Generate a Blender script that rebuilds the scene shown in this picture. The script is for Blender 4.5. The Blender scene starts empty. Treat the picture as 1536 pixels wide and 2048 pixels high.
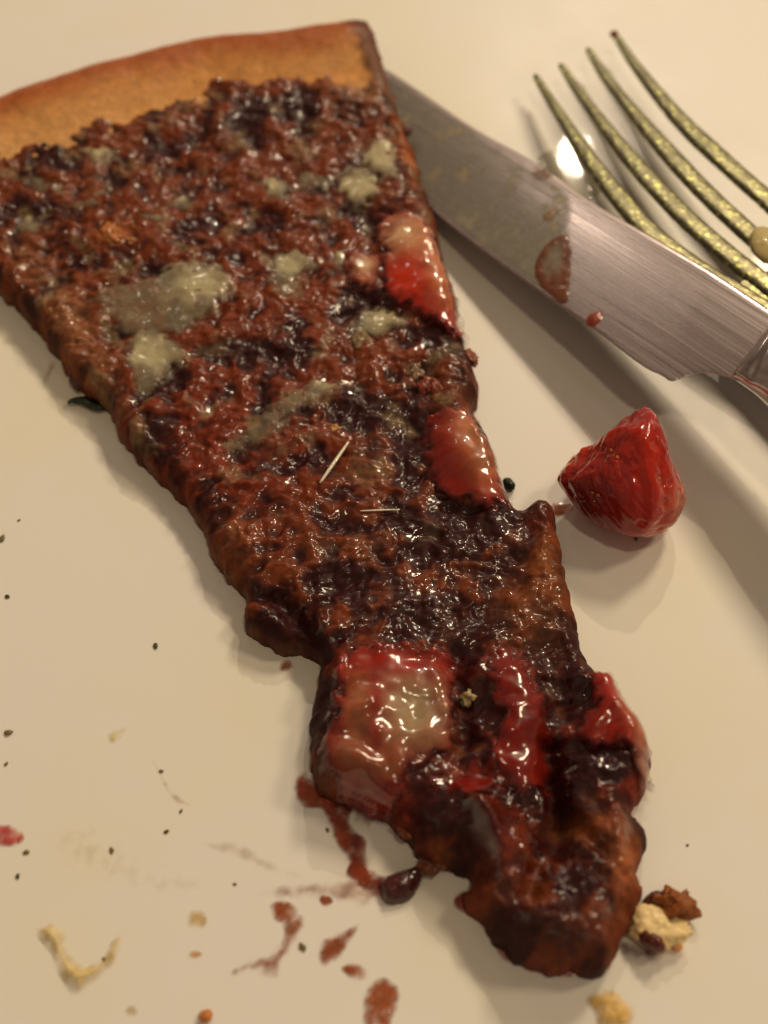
import bpy, math, random
import numpy as np
from mathutils import Vector, Matrix

random.seed(7)
SC = bpy.context.scene
C = SC.collection
MM = 0.001                                    # all layout numbers are millimetres

# ------------------------------------------------------------------ camera
PITCH = math.radians(58.0)
FOV = math.radians(45.0)
CAM = np.array([0.0, -210.0 * math.cos(PITCH), 210.0 * math.sin(PITCH)])
FWD = np.array([0.0, math.cos(PITCH), -math.sin(PITCH)])
UPV = np.array([0.0, math.sin(PITCH), math.cos(PITCH)])
cam_data = bpy.data.cameras.new('camera')
cam = bpy.data.objects.new('camera', cam_data)
C.objects.link(cam)
cam.location = tuple(CAM * MM)
cam.rotation_euler = (math.radians(90) - PITCH, 0, 0)
cam_data.sensor_fit = 'VERTICAL'
cam_data.angle = FOV
cam_data.clip_start = 0.01
cam_data.clip_end = 50
cam_data.dof.use_dof = True
cam_data.dof.focus_distance = 0.197
cam_data.dof.aperture_fstop = 7.5
SC.camera = cam

# ------------------------------------------------------------------ ambient room light
world = bpy.data.worlds.new('World')
SC.world = world
world.use_nodes = True
wn = world.node_tree.nodes
wl = world.node_tree.links
bg = wn['Background']
tc = wn.new('ShaderNodeTexCoord')
nz = wn.new('ShaderNodeTexNoise'); nz.inputs['Scale'].default_value = 1.6; nz.inputs['Detail'].default_value = 2
rp = wn.new('ShaderNodeValToRGB')
rp.color_ramp.elements[0].position = 0.40; rp.color_ramp.elements[0].color = (0.19, 0.125, 0.085, 1)
rp.color_ramp.elements[1].position = 0.66; rp.color_ramp.elements[1].color = (0.64, 0.45, 0.31, 1)
wl.new(tc.outputs['Generated'], nz.inputs['Vector'])
wl.new(nz.outputs['Fac'], rp.inputs['Fac'])
wl.new(rp.outputs['Color'], bg.inputs['Color'])
bg.inputs['Strength'].default_value = 0.57

# ------------------------------------------------------------------ restaurant lamps, and one added for the blade sheen
def lamp(name, loc, power, col, radius):
    d = bpy.data.lights.new(name, 'POINT')
    d.energy = power; d.color = col; d.shadow_soft_size = radius
    o = bpy.data.objects.new(name, d); C.objects.link(o); o.location = loc
    return o
LK = 2.3
lamp('ceiling_or_added_lamp', (0.47, 0.78, 0.88), 10.5 * LK, (1.0, 0.79, 0.53), 0.10)
lamp('ceiling_or_added_lamp', (0.80, 0.30, 0.95), 6.0 * LK, (1.0, 0.79, 0.53), 0.09)
lamp('ceiling_or_added_lamp', (0.238, 1.084, 0.89), 6.0 * LK, (1.0, 0.83, 0.62), 0.012)
lamp('ceiling_or_added_lamp', (-0.245, 0.80, 0.79), 0.40 * LK, (1.0, 0.84, 0.66), 0.03)  # added small lamp, placed where the blade mirrors it, for sheen
lamp('ceiling_or_added_lamp', (0.20, -0.20, 1.30), 3.6 * LK, (1.0, 0.79, 0.53), 0.05)

SC.view_settings.view_transform = 'Standard'
SC.view_settings.look = 'None'
SC.view_settings.exposure = 0.0
SC.view_settings.gamma = 1.0
SC.cycles.use_denoising = True
SC.cycles.max_bounces = 6
SC.cycles.sample_clamp_indirect = 3.0
SC.cycles.caustics_reflective = False
SC.cycles.caustics_refractive = False

# ------------------------------------------------------------------ maths helpers
FPX = 1024.0 / math.tan(FOV / 2)              # focal length in pixels of the 1536 x 2048 frame
def at(px, py, z=0.0):
    """point of the frame -> point on the level z (mm)"""
    d = FWD * FPX + UPV * (1024 - py) + np.array([1.0, 0, 0]) * (px - 768)
    t = (z - CAM[2]) / d[2]
    p = CAM + d * t
    return p
def at_plane(px, py, n, c):
    d = FWD * FPX + UPV * (1024 - py) + np.array([1.0, 0, 0]) * (px - 768)
    t = (c - n.dot(CAM)) / n.dot(d)
    return CAM + d * t
def to_px(X, Y, Z):
    rx = X - CAM[0]; ry = Y - CAM[1]; rz = Z - CAM[2]
    f = ry * FWD[1] + rz * FWD[2]
    u = ry * UPV[1] + rz * UPV[2]
    return 768 + FPX * rx / f, 1024 - FPX * u / f

def _hash(ix, iy, seed):
    h = (ix.astype(np.int64) * 374761393 + iy.astype(np.int64) * 668265263 + seed * 974634777) & 0xffffffff
    h = ((h ^ (h >> 13)) * 1274126177) & 0xffffffff
    h = (h ^ (h >> 16)) & 0xffffffff
    return h / 4294967295.0
def vnoise(x, y, seed=0):
    """smooth gradient noise, about -1..1"""
    ix = np.floor(x); iy = np.floor(y); fx = x - ix; fy = y - iy
    u = fx * fx * fx * (fx * (fx * 6 - 15) + 10); v = fy * fy * fy * (fy * (fy * 6 - 15) + 10)
    def g(ax, ay, dx, dy):
        a = _hash(ax, ay, seed) * 2 * np.pi
        return np.cos(a) * dx + np.sin(a) * dy
    n00 = g(ix, iy, fx, fy); n10 = g(ix + 1, iy, fx - 1, fy)
    n01 = g(ix, iy + 1, fx, fy - 1); n11 = g(ix + 1, iy + 1, fx - 1, fy - 1)
    return (n00 * (1 - u) * (1 - v) + n10 * u * (1 - v) + n01 * (1 - u) * v + n11 * u * v) * 1.5
def fbm(x, y, s, octv=4, seed=0, rough=0.5):
    a = 1.0; t = 0; r = 0
    for o in range(octv):
        r = r + a * vnoise(x / s + 17.3 * o, y / s - 9.1 * o, seed + o); t += a; a *= rough; s *= 0.5
    return r / t
def billow(x, y, s, octv=3, seed=0, rough=0.55):
    a = 1.0; t = 0; r = 0
    for o in range(octv):
        r = r + a * np.abs(vnoise(x / s + 5.3 * o, y / s + 3.7 * o, seed + o)); t += a; a *= rough; s *= 0.5
    return r / t
def worley(x, y, s, seed=0):
    """distance to the nearest of one jittered point per cell (in cell units), and a per-cell random"""
    x = x / s; y = y / s
    ix = np.floor(x); iy = np.floor(y)
    best = np.full(x.shape, 9.0); rnd = np.zeros(x.shape)
    for dx in (-1, 0, 1):
        for dy in (-1, 0, 1):
            cx = ix + dx; cy = iy + dy
            px = cx + 0.15 + 0.7 * _hash(cx, cy, seed); py = cy + 0.15 + 0.7 * _hash(cx, cy, seed + 50)
            d = np.hypot(x - px, y - py)
            m = d < best
            best = np.where(m, d, best); rnd = np.where(m, _hash(cx, cy, seed + 99), rnd)
    return best, rnd
def sstep(a, b, x):
    t = np.clip((x - a) / (b - a), 0, 1)
    return t * t * (3 - 2 * t)
def lerp(a, b, t):
    return a + (b - a) * t
def mixc(a, b, t):
    a = np.asarray(a, float); b = np.asarray(b, float)
    return a + (b - a) * t[:, None]

def spline(pts, n=6, closed=True):
    pts = [np.array(p, float) for p in pts]; N = len(pts); out = []
    rng = range(N if closed else N - 1)
    for i in rng:
        if closed:
            p0, p1, p2, p3 = pts[i - 1], pts[i], pts[(i + 1) % N], pts[(i + 2) % N]
        else:
            p0 = pts[max(i - 1, 0)]; p1 = pts[i]; p2 = pts[i + 1]; p3 = pts[min(i + 2, N - 1)]
        for k in range(n):
            t = k / n
            out.append(0.5 * ((2 * p1) + (-p0 + p2) * t + (2 * p0 - 5 * p1 + 4 * p2 - p3) * t * t + (-p0 + 3 * p1 - 3 * p2 + p3) * t ** 3))
    if not closed:
        out.append(pts[-1])
    return np.array(out)
def sdf(poly, X, Y):
    """signed distance, positive inside"""
    d = np.full(X.shape, 1e9); ins = np.zeros(X.shape, bool)
    N = len(poly)
    for i in range(N):
        ax, ay = poly[i][:2]; bx, by = poly[(i + 1) % N][:2]
        ex, ey = bx - ax, by - ay
        L = ex * ex + ey * ey + 1e-12
        t = np.clip(((X - ax) * ex + (Y - ay) * ey) / L, 0, 1)
        d = np.minimum(d, (X - ax - t * ex) ** 2 + (Y - ay - t * ey) ** 2)
        if ay != by:
            c = ((ay > Y) != (by > Y)) & (X < (bx - ax) * (Y - ay) / (by - ay) + ax)
            ins ^= c
    d = np.sqrt(d)
    return np.where(ins, d, -d)
def line_dist(pl, X, Y):
    d = np.full(X.shape, 1e9)
    for i in range(len(pl) - 1):
        ax, ay = pl[i][:2]; bx, by = pl[i + 1][:2]
        ex, ey = bx - ax, by - ay
        t = np.clip(((X - ax) * ex + (Y - ay) * ey) / (ex * ex + ey * ey + 1e-12), 0, 1)
        d = np.minimum(d, (X - ax - t * ex) ** 2 + (Y - ay - t * ey) ** 2)
    return np.sqrt(d)
def world_poly(px_pts, z, n=5):
    return spline([at(p[0], p[1], z)[:2] for p in px_pts], n)

# ------------------------------------------------------------------ mesh helpers
def make_mesh(name, V, F, mat, parent=None, col=None, extra=None, smooth=True, origin=None):
    V = np.asarray(V, float); F = np.asarray(F, np.int32)
    me = bpy.data.meshes.new(name)
    o3 = np.zeros(3) if origin is None else np.asarray(origin, float)
    me.vertices.add(len(V)); me.vertices.foreach_set('co', ((V - o3) * MM).astype(np.float32).ravel())
    k = F.shape[1]
    me.loops.add(F.size); me.loops.foreach_set('vertex_index', F.ravel())
    me.polygons.add(len(F))
    me.polygons.foreach_set('loop_start', np.arange(0, F.size, k, dtype=np.int32))
    me.polygons.foreach_set('loop_total', np.full(len(F), k, np.int32))
    if smooth:
        me.polygons.foreach_set('use_smooth', np.ones(len(F), bool))
    me.update(calc_edges=True)
    if col is not None:
        a = me.color_attributes.new('Col', 'FLOAT_COLOR', 'POINT')
        c = np.ones((len(V), 4), np.float32); c[:, :col.shape[1]] = np.clip(col, 0, 1); a.data.foreach_set('color', c.ravel())
    if extra:
        for kx, vx in extra.items():
            a = me.attributes.new(kx, 'FLOAT', 'POINT'); a.data.foreach_set('value', np.asarray(vx, np.float32))
    me.materials.append(getattr(mat, "m", mat))
    o = bpy.data.objects.new(name, me); C.objects.link(o)
    o.location = tuple(o3 * MM)
    if parent is not None:
        o.parent = parent
        o.location = tuple(Vector(o3 * MM) - Vector(parent['_loc']))
    return o

def tag(o, label=None, cat=None, group=None, kind=None):
    if label: o['label'] = label
    if cat: o['category'] = cat
    if group: o['group'] = group
    if kind: o['kind'] = kind
    return o
def thing(name, loc_mm, label, cat, group=None):
    o = bpy.data.objects.new(name, None); C.objects.link(o)
    o.empty_display_size = 0.01
    o.location = tuple(np.asarray(loc_mm, float) * MM)
    o['_loc'] = tuple(o.location)
    return tag(o, label, cat, group)

def patch(name, poly, mat, top, bottom=None, cell=0.4, colour=None, parent=None, edge_noise=0.0, seed=0,
          extra=None, skirt=True, grow=0.0, es=2.2, origin=None):
    """closed body over the outline poly (mm): top(X,Y,d) and bottom(X,Y,d) give heights"""
    pad = cell * 2 + edge_noise + grow
    x0, y0 = poly[:, 0].min() - pad, poly[:, 1].min() - pad
    x1, y1 = poly[:, 0].max() + pad, poly[:, 1].max() + pad
    xs = np.arange(x0, x1, cell); ys = np.arange(y0, y1, cell)
    GX, GY = np.meshgrid(xs, ys, indexing='ij')
    def dist(X, Y):
        d = sdf(poly, X, Y) + grow
        if edge_noise:
            d = d + edge_noise * fbm(X, Y, es, 3, seed + 31)
        return d
    D = dist(GX, GY)
    keepv = D > -cell * 1.0
    kq = keepv[:-1, :-1] & keepv[1:, :-1] & keepv[1:, 1:] & keepv[:-1, 1:]
    # need at least one vertex truly inside
    inn = D > 0
    kq &= inn[:-1, :-1] | inn[1:, :-1] | inn[1:, 1:] | inn[:-1, 1:]
    gx, gy = np.gradient(D, cell)
    gl = np.hypot(gx, gy) + 1e-9
    out = keepv & (D < 0)
    step = np.where(out, -D / np.maximum(gl, 0.5), 0)
    X = GX + gx / gl * step; Y = GY + gy / gl * step
    D = np.where(out, 0.0, D)
    idx = -np.ones(D.shape, np.int64)
    used = np.zeros(D.shape, bool)
    used[:-1, :-1] |= kq; used[1:, :-1] |= kq; used[1:, 1:] |= kq; used[:-1, 1:] |= kq
    n = int(used.sum()); idx[used] = np.arange(n)
    Xv = X[used]; Yv = Y[used]; Dv = np.maximum(D[used], 0)
    Z = top(Xv, Yv, Dv)
    ii, jj = np.nonzero(kq)
    F = np.stack([idx[ii, jj], idx[ii + 1, jj], idx[ii + 1, jj + 1], idx[ii, jj + 1]], 1)
    V = np.stack([Xv, Yv, Z], 1)
    col = colour(Xv, Yv, Dv, Z) if colour else None
    ex = {k: f(Xv, Yv, Dv, Z) for k, f in extra.items()} if extra else None
    if skirt:
        # boundary edges -> walls down to the bottom, and a bottom sheet
        B = bottom(Xv, Yv, Dv) if bottom else np.zeros(n)
        V2 = np.stack([Xv, Yv, B], 1)
        E = np.concatenate([F[:, [0, 1]], F[:, [1, 2]], F[:, [2, 3]], F[:, [3, 0]]])
        key = np.minimum(E[:, 0], E[:, 1]) * n + np.maximum(E[:, 0], E[:, 1])
        u, fi, ct = np.unique(key, return_index=True, return_counts=True)
        Eb = E[fi[ct == 1]]
        W = np.stack([Eb[:, 1], Eb[:, 0], Eb[:, 0] + n, Eb[:, 1] + n], 1)
        V = np.concatenate([V, V2]); F = np.concatenate([F, W, (F + n)[:, ::-1]])
        if col is not None: col = np.concatenate([col, col])
        if ex: ex = {k: np.concatenate([v, v]) for k, v in ex.items()}
    return make_mesh(name, V, F, mat, parent, col, ex, origin=origin)

# ------------------------------------------------------------------ material helpers
class Mat:
    def __init__(s, name):
        s.m = bpy.data.materials.new(name); s.m.use_nodes = True
        s.n = s.m.node_tree.nodes; s.l = s.m.node_tree.links
        s.b = s.n['Principled BSDF']; s.out = s.n['Material Output']
        s.geo = s.n.new('ShaderNodeTexCoord')
    def set(s, **k):
        for a, v in k.items():
            s.b.inputs[a.replace('_', ' ')].default_value = v
        return s
    def noise(s, scale, detail=3, rough=0.5, vec=None, dist=0.0):
        n = s.n.new('ShaderNodeTexNoise'); n.inputs['Scale'].default_value = scale
        n.inputs['Detail'].default_value = detail; n.inputs['Roughness'].default_value = rough
        n.inputs['Distortion'].default_value = dist
        s.l.new(vec or s.geo.outputs['Object'], n.inputs['Vector']); return n.outputs['Fac']
    def voro(s, scale, vec=None, feature='F1'):
        n = s.n.new('ShaderNodeTexVoronoi'); n.inputs['Scale'].default_value = scale; n.feature = feature
        s.l.new(vec or s.geo.outputs['Object'], n.inputs['Vector']); return n.outputs['Distance']
    def ramp(s, fac, stops):
        r = s.n.new('ShaderNodeValToRGB'); e = r.color_ramp.elements
        while len(e) < len(stops): e.new(0.5)
        for i, (p, c) in enumerate(stops):
            e[i].position = p; e[i].color = (*c, 1) if len(c) == 3 else c
        s.l.new(fac, r.inputs['Fac']); return r.outputs['Color']
    def maprange(s, fac, a, b, c, d):
        m = s.n.new('ShaderNodeMapRange')
        for i, v in enumerate((a, b, c, d)): m.inputs[i + 1].default_value = v
        s.l.new(fac, m.inputs[0]); return m.outputs[0]
    def attr(s, name, kind='Color'):
        a = s.n.new('ShaderNodeAttribute'); a.attribute_name = name; return a.outputs[kind]
    def mix(s, fac, a, b, mode='MIX'):
        m = s.n.new('ShaderNodeMix'); m.data_type = 'RGBA'; m.blend_type = mode
        for sock, v in ((m.inputs[0], fac), (m.inputs[6], a), (m.inputs[7], b)):
            if isinstance(v, (int, float)): sock.default_value = v
            elif isinstance(v, tuple): sock.default_value = (*v, 1) if len(v) == 3 else v
            else: s.l.new(v, sock)
        return m.outputs[2]
    def math(s, op, a, b=0.0):
        m = s.n.new('ShaderNodeMath'); m.operation = op
        for i, v in enumerate((a, b)):
            if isinstance(v, (int, float)): m.inputs[i].default_value = v
            else: s.l.new(v, m.inputs[i])
        return m.outputs[0]
    def bump(s, h, dist, strength=1.0, prev=None, coat=False):
        b = s.n.new('ShaderNodeBump'); b.inputs['Distance'].default_value = dist; b.inputs['Strength'].default_value = strength
        s.l.new(h, b.inputs['Height'])
        if prev is not None: s.l.new(prev, b.inputs['Normal'])
        s.l.new(b.outputs[0], s.b.inputs['Normal'])
        if coat: s.l.new(b.outputs[0], s.b.inputs['Coat Normal'])
        return b.outputs[0]
    def to(s, sock, out):
        s.l.new(out, s.b.inputs[sock]); return s

# ---- glazed plate
M_plate = Mat('glazed_porcelain')
n1 = M_plate.noise(14, 4, 0.6); n2 = M_plate.noise(60, 3, 0.6)
grease = M_plate.ramp(n1, [(0.46, (0.80, 0.79, 0.745)), (0.60, (0.80, 0.78, 0.67)), (0.74, (0.79, 0.76, 0.57))])
M_plate.to('Base Color', grease)
M_plate.to('Roughness', M_plate.maprange(n2, 0.3, 0.7, 0.30, 0.42))
M_plate.set(Coat_Weight=0.4, Coat_Roughness=0.02, Specular_IOR_Level=0.25)
M_plate.bump(M_plate.noise(30, 2), 0.0002, 0.08)
M_table = Mat('dark_wood')
M_table.to('Base Color', M_table.ramp(M_table.noise(8, 5), [(0.3, (0.05, 0.022, 0.01)), (0.7, (0.12, 0.055, 0.025))])).set(Roughness=0.45)

# ---- chocolate topping
def food(name, coat=0.8, rough_attr=True, bumpd=0.00025, sss=0.0, rad=(0.003, 0.0012, 0.0006), bscale=1500, fine=0.12, base_rough=0.4, coat_rough=0.10):
    m = Mat(name)
    col = m.attr('Col')
    fn = m.noise(900, 4, 0.65)
    v = m.maprange(fn, 0.3, 0.7, 1.0 - fine * 3, 1.0 + fine * 3)
    c = m.n.new('ShaderNodeVectorMath'); c.operation = 'SCALE'
    m.l.new(col, c.inputs[0]); m.l.new(v, c.inputs['Scale'])
    m.to('Base Color', c.outputs[0])
    if rough_attr:
        m.to('Roughness', m.attr('rough', 'Fac'))
        wet = m.maprange(m.attr('rough', 'Fac'), 0.28, 0.62, coat, 0.04)
        m.to('Coat Weight', wet)
    else:
        m.set(Roughness=base_rough, Coat_Weight=coat)
    m.set(Coat_Roughness=coat_rough, Coat_IOR=1.48, Specular_IOR_Level=0.18)
    if sss:
        m.set(Subsurface_Weight=sss, Subsurface_Radius=rad, Subsurface_Scale=1.0)
    b = m.bump(m.noise(bscale, 2, 0.5), bumpd, 1.0)
    if rough_attr:
        m.l.new(m.maprange(m.attr('rough', 'Fac'), 0.30, 0.62, 0.06, 0.8), b.node.inputs['Strength'])
    b2 = m.n.new('ShaderNodeBump'); b2.inputs['Distance'].default_value = bumpd * 1.2
    m.l.new(m.noise(bscale * 1.9, 1, 0.4), b2.inputs['Height'])
    m.l.new(b, b2.inputs['Normal']); b2.inputs['Strength'].default_value = 0.05
    m.l.new(b2.outputs[0], m.b.inputs['Coat Normal'])
    return m
M_choc = food('chocolate_topping', coat=0.9, bumpd=0.00030, bscale=330, coat_rough=0.062)
M_berry = food('strawberry_flesh', coat=0.9, bumpd=0.00022, sss=0.35, bscale=230, fine=0.04, rad=(0.004, 0.0010, 0.0006), coat_rough=0.09)
M_berry.to('Alpha', M_berry.attr('Col', 'Alpha'))
M_cream = food('melted_cream', coat=0.95, bumpd=0.0002, sss=0.2, bscale=400, fine=0.04, rad=(0.002, 0.0015, 0.001), coat_rough=0.09)
M_cream.to('Alpha', M_cream.attr('Col', 'Alpha'))
M_dough = food('baked_dough', coat=0.12, bumpd=0.0003, sss=0.0, bscale=500, fine=0.07, coat_rough=0.35)
M_crumb = food('crumb', coat=0.25, rough_attr=False, bumpd=0.0003, bscale=900, fine=0.08, base_rough=0.5)

# ---- thin films with a soft edge (sauce, grease)
def film(name, rough=0.25, coat=0.5):
    m = Mat(name)
    col = m.attr('Col'); al = m.attr('Col', 'Alpha')
    fn = m.noise(600, 4, 0.65)
    c = m.n.new('ShaderNodeVectorMath'); c.operation = 'SCALE'
    m.l.new(col, c.inputs[0]); m.l.new(m.maprange(fn, 0.3, 0.7, 0.8, 1.2), c.inputs['Scale'])
    m.to('Base Color', c.outputs[0]); m.set(Roughness=rough, Coat_Weight=coat, Coat_Roughness=0.12)
    m.to('Alpha', al)
    m.bump(m.noise(700, 3), 0.0002, 0.7)
    return m
M_film = film('sauce_film')
M_grease = film('dried_film', 0.5, 0.0)

# ---- metals
def metal(name, tint, rough, streak_dir=None, bstr=0.15, bscale=400, dirt=None):
    m = Mat(name)
    m.set(Metallic=1.0, Roughness=rough)
    if streak_dir is not None:
        mp = m.n.new('ShaderNodeMapping'); mp.vector_type = 'TEXTURE'
        mp.inputs['Rotation'].default_value = (0, 0, streak_dir)
        mp.inputs['Scale'].default_value = (120, 1, 5000)
        m.l.new(m.geo.outputs['Object'], mp.inputs['Vector'])
        st = m.noise(2600, 3, 0.6, vec=mp.outputs[0])
        m.to('Roughness', m.maprange(st, 0.3, 0.7, rough - 0.05, rough + 0.07))
        big = m.noise(500, 2, 0.6, vec=mp.outputs[0])
        m.to('Base Color', m.mix(m.maprange(st, 0.38, 0.62, 0, 1), m.mix(m.maprange(big, 0.4, 0.6, 0, 1), tuple(0.80 * t for t in tint), tuple(0.92 * t for t in tint)), tint))
        if bstr: m.bump(st, 0.000006, bstr)
    else:
        nn = m.noise(bscale, 3, 0.6)
        m.to('Base Color', m.ramp(nn, [(0.35, tuple(t * 0.75 for t in tint)), (0.65, tint)]))
        m.bump(nn, 0.0004, bstr)
    return m
KDIR = math.atan2(*(lambda v: (v[1], v[0]))(at(1536, 612, 19) - at(765, 150, 3)))
M_steel = metal('brushed_steel', (0.60, 0.52, 0.51), 0.26, streak_dir=KDIR, bstr=0.0)
M_handle = metal('polished_steel', (0.62, 0.57, 0.55), 0.20, bstr=0.10, bscale=150)
M_fork = metal('greasy_steel', (0.24, 0.215, 0.12), 0.38, bstr=0.3, bscale=700)
M_fork.to('Base Color', M_fork.ramp(M_fork.noise(1100, 2, 0.6), [(0.42, (0.125, 0.115, 0.075)), (0.58, (0.19, 0.18, 0.10)), (0.70, (0.52, 0.53, 0.17))]))
M_green = Mat('herb_leaf').set(Base_Color=(0.018, 0.035, 0.010, 1), Roughness=0.4)
M_herb = Mat('dried_herb').set(Base_Color=(0.06, 0.06, 0.022, 1), Roughness=0.6)
M_oil = Mat('clear_drop').set(Base_Color=(0.62, 0.58, 0.46, 1), Roughness=0.05, Coat_Weight=1.0, Coat_Roughness=0.03, Alpha=0.35)

# =================================================================== SETTING
def disc_profile(name, prof, mat, centre, seg=160, kind=None):
    V = []; F = []
    for r, z in prof:
        for k in range(seg):
            a = 2 * math.pi * k / seg
            V.append((centre[0] + r * math.cos(a), centre[1] + r * math.sin(a), z))
    for i in range(len(prof) - 1):
        for k in range(seg):
            F.append((i * seg + k, i * seg + (k + 1) % seg, (i + 1) * seg + (k + 1) % seg, (i + 1) * seg + k))
    return make_mesh(name, V, F, mat)
prof = [(0.01, 0), (60, 0), (120, 0), (165, 0), (176, 0.6), (186, 3), (196, 7), (206, 11), (214, 13.6), (218, 14.2), (220, 13.6),
        (219, 12.4), (208, 9), (196, 4), (186, -1), (176, -3.5), (120, -4.5), (118, -6.5), (112, -6.5), (110, -4.2), (0.01, -4.2)]
plate = disc_profile('plate', prof, M_plate, (10, 30))
tag(plate, 'white glazed plate with faint grease under the pizza slice', 'plate')
tb = make_mesh('table_top', [(-600, -500, -6.6), (600, -500, -6.6), (600, 700, -6.6), (-600, 700, -6.6)], [(0, 1, 2, 3)], M_table)
tag(tb, kind='structure')

# =================================================================== PIZZA SLICE
SL = [(-190, 430), (0, 575), (60, 640), (105, 690), (150, 760), (215, 810), (250, 880), (300, 935), (345, 975), (390, 1020),
      (420, 1090), (450, 1140), (490, 1185), (485, 1235), (520, 1275), (575, 1295), (630, 1305), (640, 1345), (628, 1400),
      (618, 1470), (618, 1510), (640, 1575), (690, 1590), (745, 1615), (790, 1650), (830, 1690), (862, 1730), (900, 1725),
      (945, 1760), (925, 1800), (960, 1830), (985, 1870), (1020, 1905), (1080, 1935), (1150, 1942), (1215, 1940), (1235, 1900),
      (1255, 1850), (1285, 1795), (1275, 1740), (1296, 1690), (1280, 1650), (1262, 1620), (1290, 1585), (1300, 1525), (1285, 1470), (1250, 1420),
      (1222, 1360), (1190, 1350), (1165, 1290), (1145, 1215), (1135, 1170), (1120, 1100), (1110, 1025), (1070, 1010), (1030, 1025),
      (1010, 985), (985, 905), (945, 830), (958, 780), (945, 730), (918, 670), (915, 620), (895, 560), (880, 500), (870, 440),
      (845, 375), (825, 300), (805, 250), (770, 190), (700, 150), (400, 150), (100, 240), (-150, 330)]
ZS = 3.5
slice_poly = spline([at(p[0], p[1], ZS)[:2] for p in SL], 3)
CEN = at(760, 1000, 0)
slice_thing = thing('pizza_slice', (CEN[0], CEN[1], 0),
                    'long slice of chocolate pizza topped with strawberries and pale melted patches, on the plate', 'pizza slice')

def pxof(X, Y, z=7.0):
    return to_px(X, Y, z)
def blob(PX, PY, cx, cy, rx, ry=None, rot=0.0, p=1.0):
    ry = ry or rx
    c, s = math.cos(math.radians(rot)), math.sin(math.radians(rot))
    u = ((PX - cx) * c + (PY - cy) * s) / rx; v = (-(PX - cx) * s + (PY - cy) * c) / ry
    return np.exp(-(u * u + v * v) ** p)

# broad relief of the slice, in frame pixels at the level of its top: (cx, cy, rx, ry, rot, height mm)
LUMPS = [(560, 1235, 70, 55, 20, -1.6), (930, 760, 40, 60, 0, 0.8), (840, 540, 60, 110, -25, 1.0), (940, 910, 60, 90, -25, 1.2),
         (750, 1430, 120, 110, 0, 2.2), (1030, 1440, 60, 130, -8, 2.2), (1240, 1450, 60, 110, -25, 2.6), (730, 1560, 90, 40, 20, 1.0),
         (930, 1640, 90, 70, 35, 3.0), (1200, 1560, 70, 60, 0, 2.0), (1010, 1700, 55, 110, -20, 3.0), (1230, 1700, 60, 70, 0, 3.2),
         (1190, 1790, 70, 80, 0, 2.6), (1060, 1860, 80, 60, 0, 2.4), (1160, 1860, 90, 60, 0, 3.2), (1180, 1640, 50, 40, 0, 1.8),
         (870, 1725, 22, 18, 0, 1.2), (1080, 1030, 40, 35, 0, 1.4), (1085, 1120, 40, 80, 0, 0.8)]
GROOVES = [([(1098, 1500), (1104, 1560), (1122, 1620), (1108, 1690), (1075, 1740), (1062, 1800)], 22, -1.9),
           ([(1100, 1560), (1112, 1600), (1122, 1640)], 24, -2.4),
           ([(905, 1330), (930, 1400), (930, 1480)], 26, -1.5),
           ([(850, 1560), (900, 1540), (1000, 1570)], 18, -1.0),
           ([(640, 1230), (655, 1290), (680, 1330), (670, 1400)], 12, 1.2),
           ([(480, 1180), (560, 1200), (640, 1270)], 16, -1.4),
           ([(1100, 1300), (1120, 1400), (1120, 1470)], 30, -1.2),
           ([(800, 840), (850, 930), (900, 1000)], 40, -0.8),
           ([(920, 1600), (980, 1660), (1010, 1760)], 16, 1.2),
           ([(1150, 1650), (1180, 1690), (1240, 1760)], 14, -1.2),
           ([(1000, 1260), (1060, 1200), (1120, 1180)], 30, 0.9),
           ([(700, 1310), (800, 1300), (900, 1315)], 12, 0.8)]
def relief(X, Y):
    PX, PY = pxof(X, Y)
    h = np.zeros(X.shape)
    for cx, cy, rx, ry, rot, a in LUMPS:
        h += a * blob(PX, PY, cx, cy, rx, ry, rot)
    for pts, w, a in GROOVES:
        h += a * np.exp(-(line_dist(spline(pts, 4, False), PX, PY) / w) ** 2)
    return h, PX, PY
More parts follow.
